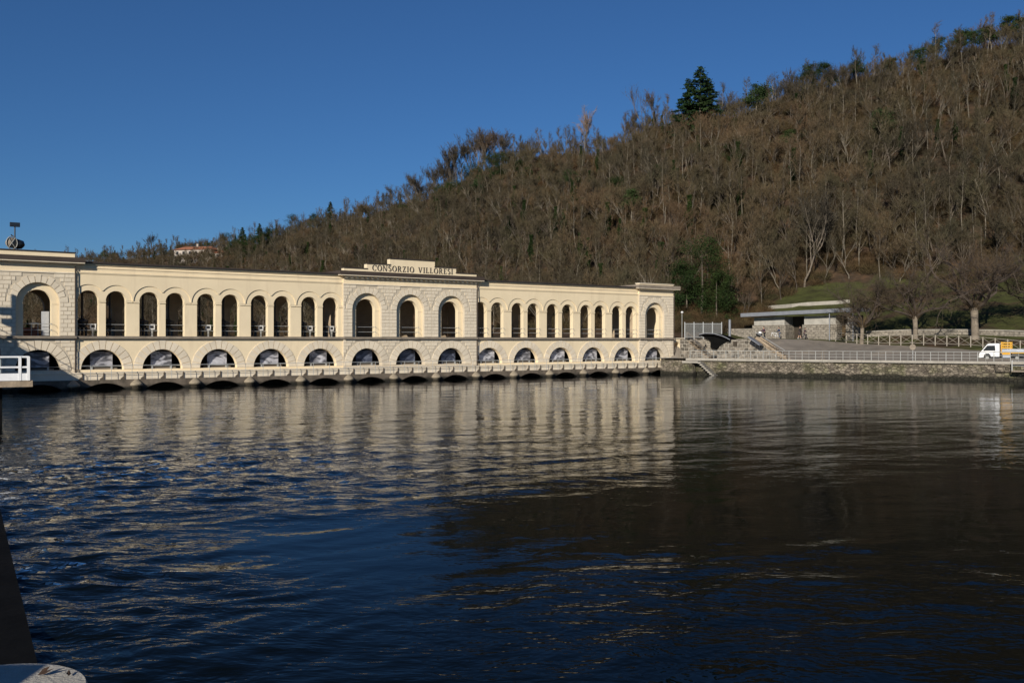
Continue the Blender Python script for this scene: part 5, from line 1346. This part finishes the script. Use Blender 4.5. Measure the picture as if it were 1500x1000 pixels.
for i, (px, dy, h, k) in enumerate(((1180, 6, 40, 1), (1203, 8, 44, 2), (1222, 10, 34, 0), (1255, 6, 40, 1), (1300, 5, 30, 0), (1345, 8, 38, 2), (1368, 4, 40, 1), (1400, 6, 44, 0), (1430, 8, 50, 2), (1452, 6, 52, 1), (1474, 5, 54, 0), (1496, 6, 58, 2))):
    put_px(f'pine{k}', px, ridge_Y(px) - dy + 4, h * (1.1 if px < 1420 else .85), 9.5 + k, f'green pine on the right hand ridge, {ORDN[i]} one counted from the spruces', name='pine_tree', group='pines on the right hand ridge')
put_px('pine2', 1295, 200, 64, 11.5, 'lone green pine halfway up the slope above the old trees', name='pine_tree')
put_px('pine1', 925, 205, 52, 10.5, 'dark green pine halfway up the slope above the right wing', name='pine_tree')
put_px('bushy1', 1028, 152, 132, 11.5, 'large dark evergreen tree at the hill foot right of the tower', name='evergreen_tree')
put_px('bushy0', 1050, 150, 84, 8.5, 'lower dark evergreen beside the large one above the masonry wall', name='evergreen_tree')
put_px('bushy0', 1006, 154, 88, 8.5, 'dark evergreen partly behind the right end tower', name='evergreen_tree')
for px, Y, h in ((880, 176, 66), (968, 168, 78), (945, 190, 66), (778, 215, 52), (640, 250, 44), (1120, 175, 55), (862, 195, 58), (806, 190, 50), (890, 205, 60), (1010, 185, 70), (838, 225, 50), (1085, 190, 60), (745, 240, 46)):
    put_px('ivy', px, Y, h * 1.3, 10, 'ivy clad bare tree on the wooded slope ' + ('behind the right wing' if 690 < px < 985 else 'above the terrace' if px >= 985 else 'behind the centre block'), name='ivy_tree', group='ivy clad trees on the slope')
for px, Y, h, k in ((700, 300, 44, 'pine0'), (762, 285, 40, 'bushy0'), (832, 250, 44, 'pine2'), (905, 225, 46, 'bushy0'), (960, 215, 44, 'pine1'), (718, 205, 40, 'bushy0'), (655, 330, 38, 'bushy0'), (1075, 215, 46, 'bushy0'), (1150, 210, 44, 'pine0')):
    put_px(k, px, Y, h, 9, 'soft green evergreen among the brown trees of the slope', name='evergreen_tree', group='evergreens scattered through the slope')
tb = put_px('tall2', 1178, 158, 150, 14.5, 'big bare tree with a pale trunk on the slope above the pavilion')
for px, Y, h in ((1110, 163, 100), (1122, 168, 95), (1350, 155, 60), (1358, 157, 66), (1440, 152, 64), (1200, 170, 85)):
    put_px('bare3', px, Y, h, 12, 'slender pale trunked tree on the slope above the terrace', group='pale trunked trees above the terrace')
put_px('tall0', 223, 500, 42, 14.5, 'large bare tree on the skyline left of the villa')
put_px('pine1', 152, 505, 20, 10.5, 'small round pine at the left end of the ridge', name='pine_tree')
for px, h, k in ((172, 15, 'pine0'), (243, 14, 'spruce1'), (262, 18, 'pine2'), (292, 21, 'bushy0'), (300, 19, 'pine0'), (332, 26, 'bushy1'), (345, 20, 'spruce0')):
    put_px(k, px, ridge_Y(px) - 4, h, {'pine0': 9.5, 'pine2': 11.5, 'bushy0': 8.5, 'bushy1': 11.5, 'spruce0': 11, 'spruce1': 12}[k], 'dark evergreen on the far ridge around the villa', name='evergreen_tree', group='evergreens around the villa')
for px, Y, h, k in ((355, 425, 34, 'spruce0'), (370, 415, 30, 'bushy1'), (380, 420, 34, 'spruce1'), (395, 425, 26, 'bushy0'), (345, 420, 28, 'bushy1'), (428, 440, 24, 'bushy1'), (484, 418, 27, 'spruce0'), (462, 425, 22, 'bushy0')):
    put_px(k, px, Y, h * 1.35, {'bushy0': 8.5, 'bushy1': 11.5, 'spruce0': 11, 'spruce1': 12}[k], 'dark conifer on the far slope right of the villa', name='evergreen_tree', group='conifers right of the villa')
for px in (374, 384, 392, 400, 410, 436, 446, 455, 470, 478, 492, 500, 512, 524, 533, 541, 552, 563, 572, 590):
    put_px('pole', px + random.uniform(-3, 3), ridge_Y(px) - random.uniform(0, 6), random.uniform(22, 34), 12, 'thin bare pole tree along the far skyline', group='pole trees on the far skyline')
for px, Y, h, k in ((262, 440, 16, 'bushy0'), (276, 438, 11, 'pine0'), (296, 437, 10, 'bushy0'), (310, 438, 13, 'pine0'), (332, 438, 17, 'bushy1'), (250, 441, 18, 'spruce1')):
    put_px(k, px, Y, h, {'pine0': 9.5, 'bushy0': 8.5, 'bushy1': 11.5, 'spruce1': 12}[k], 'dark shrub or low tree just below the villa', name='evergreen_tree', group='greenery below the villa')
# hillside wood: the nearest trees one by one, the rest as one mass
rnd = random.Random(5); pts = []
DN = Noise2(77)
def wood_candidates(n):
    out = []
    while len(out) < n:
        t = rnd.uniform(-.75, 1.1); y, z = profile(t); Y = math.sqrt(rnd.uniform((y[2] + 2) ** 2, (y[4] + 25) ** 2)); X = t * Y
        if t > .19 and Y < np.interp(t, [.19, .25, .3, .36, .42, .5, 1], [147, 152, 157, 157, 151, 148, 144]): continue
        if .18 < t < .222 and Y < 160: continue
        if t > .22 and Y < y[3] + 6 and rnd.random() < .3: continue
        out.append((X, Y, t, y))
    return out
cell = {}
for X, Y, t, y in wood_candidates(21500):
    d = 2.7 + 1.3 * max(0., float(DN(X / 25., Y / 25.)))
    if Y > 320: d *= 1.15
    c = (int(X // 5), int(Y // 5)); ok = True
    for i in (-1, 0, 1):
        for j in (-1, 0, 1):
            for q in cell.get((c[0] + i, c[1] + j), ()):
                if (q[0] - X) ** 2 + (q[1] - Y) ** 2 < d * d: ok = False
    if ok: cell.setdefault(c, []).append((X, Y)); pts.append((X, Y, t, Y / y[4]))
pts.sort(key=lambda p: p[1])
inview = [p for p in pts if -.5 < p[2] < .545]
near = set(id(p) for p in inview[:230])
ZONES = ((-9, .04, 'bare tree in the wood behind the centre block', 'wood behind the centre block'),
         (.04, .17, 'bare tree in the wood behind the right wing', 'wood behind the right wing'),
         (.17, .30, 'bare tree on the hill foot above the pavilion', 'wood above the pavilion'),
         (.30, 9, 'bare tree in the wood above the lawn', 'wood above the lawn'))
far_pts = []
for p in pts:
    X, Y, t, u = p; sc = rnd.uniform(.68, 1.12) * (1.0 if u < .9 else .85)
    if id(p) in near:
        z = [q for q in ZONES if q[0] <= t < q[1]][0]; kk = rnd.choice(('bare1', 'bare2', 'bare3', 'bare0', 'round0', 'round1', 'round2', 'round3', 'round0', 'round3'))
        hab = {'bare1': 'slender pale trunked', 'bare3': 'slender pale trunked', 'bare2': 'several stemmed spindly', 'bare0': 'upright narrow', 'round0': 'round headed brown', 'round1': 'tall pale forked', 'round2': 'low twin stemmed', 'round3': 'broad twin stemmed'}[kk]
        put_tree(kk, X, Y, sc, hab + ' ' + z[2], group=z[3], rz=rnd.uniform(0, 6.28))
    else: far_pts.append((X, Y, ground_z(X, Y) - .1, sc))
def instancer(name, lb, points, meshes, cat_kind='stuff'):
    col = bpy.data.collections.new(name + '_kinds')
    for i, me in enumerate(meshes):
        o = bpy.data.objects.new(f'{name}_kind', me); col.objects.link(o)
    me = bpy.data.meshes.new(name); me.from_pydata([p[:3] for p in points], [], [])
    a = me.attributes.new('size', 'FLOAT', 'POINT'); a.data.foreach_set('value', [p[3] for p in points])
    o = tag(link(name, me), lb, None, None, cat_kind)
    g = bpy.data.node_groups.new(name, 'GeometryNodeTree')
    g.interface.new_socket('Geometry', in_out='INPUT', socket_type='NodeSocketGeometry'); g.interface.new_socket('Geometry', in_out='OUTPUT', socket_type='NodeSocketGeometry')
    N = g.nodes; L = g.links; gi = N.new('NodeGroupInput'); go = N.new('NodeGroupOutput')
    mp = N.new('GeometryNodeMeshToPoints'); L.new(gi.outputs[0], mp.inputs[0])
    ci = N.new('GeometryNodeCollectionInfo'); ci.inputs['Collection'].default_value = col; ci.inputs['Separate Children'].default_value = True; ci.inputs['Reset Children'].default_value = True
    ip = N.new('GeometryNodeInstanceOnPoints'); ip.inputs['Pick Instance'].default_value = True
    rv = N.new('FunctionNodeRandomValue'); rv.data_type = 'INT'; rv.inputs[4].default_value = 0; rv.inputs[5].default_value = len(meshes) - 1
    rr = N.new('FunctionNodeRandomValue'); rr.data_type = 'FLOAT_VECTOR'; rr.inputs[0].default_value = (-.05, -.05, 0); rr.inputs[1].default_value = (.05, .05, 6.28)
    na = N.new('GeometryNodeInputNamedAttribute'); na.data_type = 'FLOAT'; na.inputs['Name'].default_value = 'size'
    L.new(mp.outputs[0], ip.inputs['Points']); L.new(ci.outputs[0], ip.inputs['Instance']); L.new(rv.outputs[2], ip.inputs['Instance Index'])
    L.new(rr.outputs[0], ip.inputs['Rotation']); L.new(na.outputs[0], ip.inputs['Scale']); L.new(ip.outputs[0], go.inputs[0])
    o.modifiers.new('scatter', 'NODES').node_group = g
    return o
instancer('hill_woods', 'dense bare brown wood covering the upper hillside', far_pts, [KINDS[f'bare{i}_joined'] for i in (0, 1, 2, 3, 3, 5)] + [KINDS[f'round{i}_joined'] for i in range(4)] * 2 + [KINDS['ivy_joined']])
sp = []
for X, Y, t, y in wood_candidates(11000): sp.append((X, Y, ground_z(X, Y) - .1, rnd.uniform(.7, 1.8)))
for _ in range(170):
    t = rnd.uniform(.17, .27); Y = rnd.uniform(142, 158); X = t * Y; sp.append((X, Y, ground_z(X, Y), rnd.uniform(.6, 1.4)))
instancer('undergrowth', 'brown bramble undergrowth among the trees', sp, SCR)
print('TREES', len(pts), 'far', len(far_pts))

# ------------------------------------------------------------------ villa on the far ridge
def house(px, py, Y, w, d, h, rz, lb, nwin):
    p = at(px, py, Y); Hs = thing('villa', lb, 'house', p, rz)
    part('wall', MB().box(-w/2, w/2, -d/2, d/2, -2.5, h), M['housewall'], Hs)
    r = MB(); o = .7; rh = d * .20
    a = [(-w/2-o, -d/2-o, h), (w/2+o, -d/2-o, h), (w/2+o, d/2+o, h), (-w/2-o, d/2+o, h)]; b = [(-w/2+d*.3, 0, h+rh), (w/2-d*.3, 0, h+rh)]
    r.face([a[0], a[1], b[1], b[0]]); r.face([a[1], a[2], b[1]]); r.face([a[2], a[3], b[0], b[1]]); r.face([a[3], a[0], b[0]]); r.face(a[::-1])
    rf = part('roof', r, M['terracotta'], Hs); part('chimney', MB().box(-.5, .4, -.4, .4, h + .2, h + rh + 1.2), M['housewall'], rf)
    wm = MB().box(-.55, .55, -.06, .02, 0, 1.4).mesh('window', M['glass'])
    for i in range(nwin): link('window', wm, Hs, (-w/2 + w * (i + .5) / nwin, -d/2 - .01, h - 2.2))
house(290, 379, 448, 19, 9, 3.9, R(-12), 'white villa with long terracotta roof on the far wooded hill', 6)
house(320, 381, 446, 8, 7, 3.0, R(-12), 'small white annex with terracotta roof right of the villa', 2)

# ------------------------------------------------------------------ left side: stairs out of frame, platform, near piers
BK = 13.0
def back(s, z):
    p = bw(s, 0, z); h = Vector((math.sin(R(SUN_AZ)), math.cos(R(SUN_AZ)), 0)); q = p - h * BK; q.z = z + BK * math.tan(R(SUN_EL)); return q
c0 = back(1.45, -.1); c1 = back(-5.6, 4.1); c2 = back(-14, 9.0)
ST_ = thing('concrete_stairs', 'concrete bank stairs with railing on the left bank beside the tower', 'stairs', (c0.x, c0.y, 0), TH)
fl = [(0, -1.5), (0, c0.z), (-(c0 - c1).xy.length, c1.z), (-(c0 - c2).xy.length, c2.z), (-(c0 - c2).xy.length, -1.5)]
part('flank_wall', MB().prism(fl, -1.8, 0), M['concrete'], ST_)
ln = (c0 - c2).xy.length; hr = MB(); 
hr.tube([(-.1, -.2, c0.z + .95), (-ln, -.2, c2.z + .95)], .035, 5).tube([(-.1, -.2, c0.z + .5), (-ln, -.2, c2.z + .5)], .025, 5); part('handrail', hr, M['iron'], ST_)
for i in range(9):
    u = i / 8; part('rail_post', MB().tube([(-.1 - (ln - .1) * u, -.2, c0.z + (c2.z - c0.z) * u), (-.1 - (ln - .1) * u, -.2, c0.z + .95 + (c2.z - c0.z) * u)], .03, 5), M['iron'], ST_)
l0 = back(-4.35, 3.2)
LM = thing('double_floodlight', 'tall pole with two floodlights on the left bank stairs', 'floodlight', (l0.x, l0.y, 5.5), TH)
lt = back(-4.35, 7.6).z - 5.5; part('pole', MB().tube([(0, 0, 0), (0, 0, lt)], .13, 8), M['iron'], LM)
for z, x in ((6.3, -.4), (5.4, .1)): part('lamp_head', MB().box(x - .75, x + .45, -.2, .2, back(0, z).z - 5.7, back(0, z).z - 5.3), M['iron'], LM)
# platform with white railing
PX, PY = -22.7, 45.0; zd = 2.17
PLT = thing('river_platform', 'white railed concrete platform at the left edge in front of the tower', 'platform', (PX, PY, 0), R(31))
part('deck', MB().box(-8, .12, 0, 3.2, zd - .30, zd), M['stepstone'], PLT)
part('kerb_plate', MB().box(-8, .0, -.03, .05, zd + .003, zd + .34), M['white'], PLT)
for z in (zd + .62, zd + 1.10): part('rail', MB().tube([(-8, .02, z), (-.05, .02, z)], .05, 6), M['white'], PLT)
for x in (-.06, -.42, -2.2, -4, -6): part('post', MB().box(x - .06, x + .06, -.05, .07, zd, zd + 1.13), M['white'], PLT)
part('panel', MB().box(-1.9, -1.2, .08, .12, zd + .36, zd + 1.05), M['steel'], PLT)
part('support_wall', MB().box(-8, -1.1, 1.0, 3.0, -1.5, zd - .302), M['wet_shade'], PLT)  # shade below the deck is put into this wall's colour
WP = thing('bank_pole', 'thin dark pole with a rusty box at the left edge', 'pole', (PX - 2.3, PY + 1.0, zd))
part('shaft', MB().tube([(0, 0, 0), (0, 0, 3.2)], .05, 6), M['iron'], WP); part('box', MB().box(-.2, .3, -.15, .15, 1.05, 1.5), M['red'], WP)
# apron and round nosed pier under the photographer
AP_ = thing('sluice_apron', 'dark damp concrete apron with shade in its colour along the lower left edge', 'apron')
P1, P2 = Vector((-5.6, 11.3, 0)), Vector((-11.9, 22.2, 0)); mb = MB()
q = [P1, P2, P2 + Vector((-9, -5.2, 0)), P1 + Vector((-9, -5.2, 0))]
lo = [(p.x, p.y, -1) for p in q]; hi = [(p.x, p.y, .16) for p in q]
for i in range(4):
    j = (i + 1) % 4; mb.face([lo[i], hi[i], hi[j], lo[j]])
mb.face(hi[::-1]); part('slab', mb, M['wet_shade'], AP_)  # shade over the slab is part of its near-black colour
PC = thing('round_pier', 'pale round nosed concrete pier top in the bottom left corner', 'pier', (-1.80, 3.245, 0))
M['piertop'] = mat('pier_concrete', (.42, .39, .33), .95, .12, 14, .25, 70, stain=(.30, .28, .23), stain_scale=14, stain_lo=.58)
def nose(r, z0, z1, bev=0.0):
    mb = MB(); n = 40; o = [(-r, -2.4), (r, -2.4)]
    for k in range(n + 1):
        a = math.pi * k / n; o.append((r * math.cos(a), r * math.sin(a)))
    b = len(mb.v); m = len(o)
    lay = [(1, z0), (1, z1 - bev), (1 - bev * 1.5, z1)] if bev else [(1, z0), (1, z1)]
    for q, z in lay: mb.v += [(x * q, y * q, z) for x, y in o]
    for L_ in range(len(lay) - 1):
        for i in range(m):
            j = (i + 1) % m; mb.f.append((b + L_*m + i, b + L_*m + j, b + (L_+1)*m + j, b + (L_+1)*m + i)); mb.mi.append(0)
    mb.f.append(tuple(b + (len(lay)-1)*m + i for i in range(m))); mb.mi.append(0); return mb
part('cap', nose(.33, 2.60, 2.80, .015), M['piertop'], PC); part('shaft', nose(.28, -1.5, 2.599), M['concrete'], PC)
GB = thing('pier_shade_block', 'unseen concrete block added beyond the left edge to shade the pier top', 'block', (-2.47, 1.53, 0))  # added out of view so that its shadow falls across the pier top
part('block', MB().box(-1.4, 0, -2.0, 0, -1.5, 3.60), M['concrete'], GB); part('lid', MB().box(-1.42, .005, -2.0, .005, 3.602, 3.63), M['steel'], GB)
for i, (x, y, r, lb) in enumerate(((-1.675, 3.43, .3, 'curled brown dry leaf lying on the round pier'), (-1.59, 3.43, 2.0, 'small dark dry leaf right of the curled one on the pier'))):
    lf = MB(); k = .42 if i == 0 else .28
    lf.face([(-.06*k, 0, .004), (0, -.025*k, .02*k), (.07*k, 0, .055*k), (0, .03*k, .03*k)]); lf.face([(-.06*k, 0, .004), (-.02*k, .04*k, .05*k), (.03*k, .05*k, .06*k), (0, .02*k, .02*k)])
    tag(link('dry_leaf', lf.mesh('dry_leaf', M['leaf']), None, (x, y, 2.803), r), lb, 'leaf')
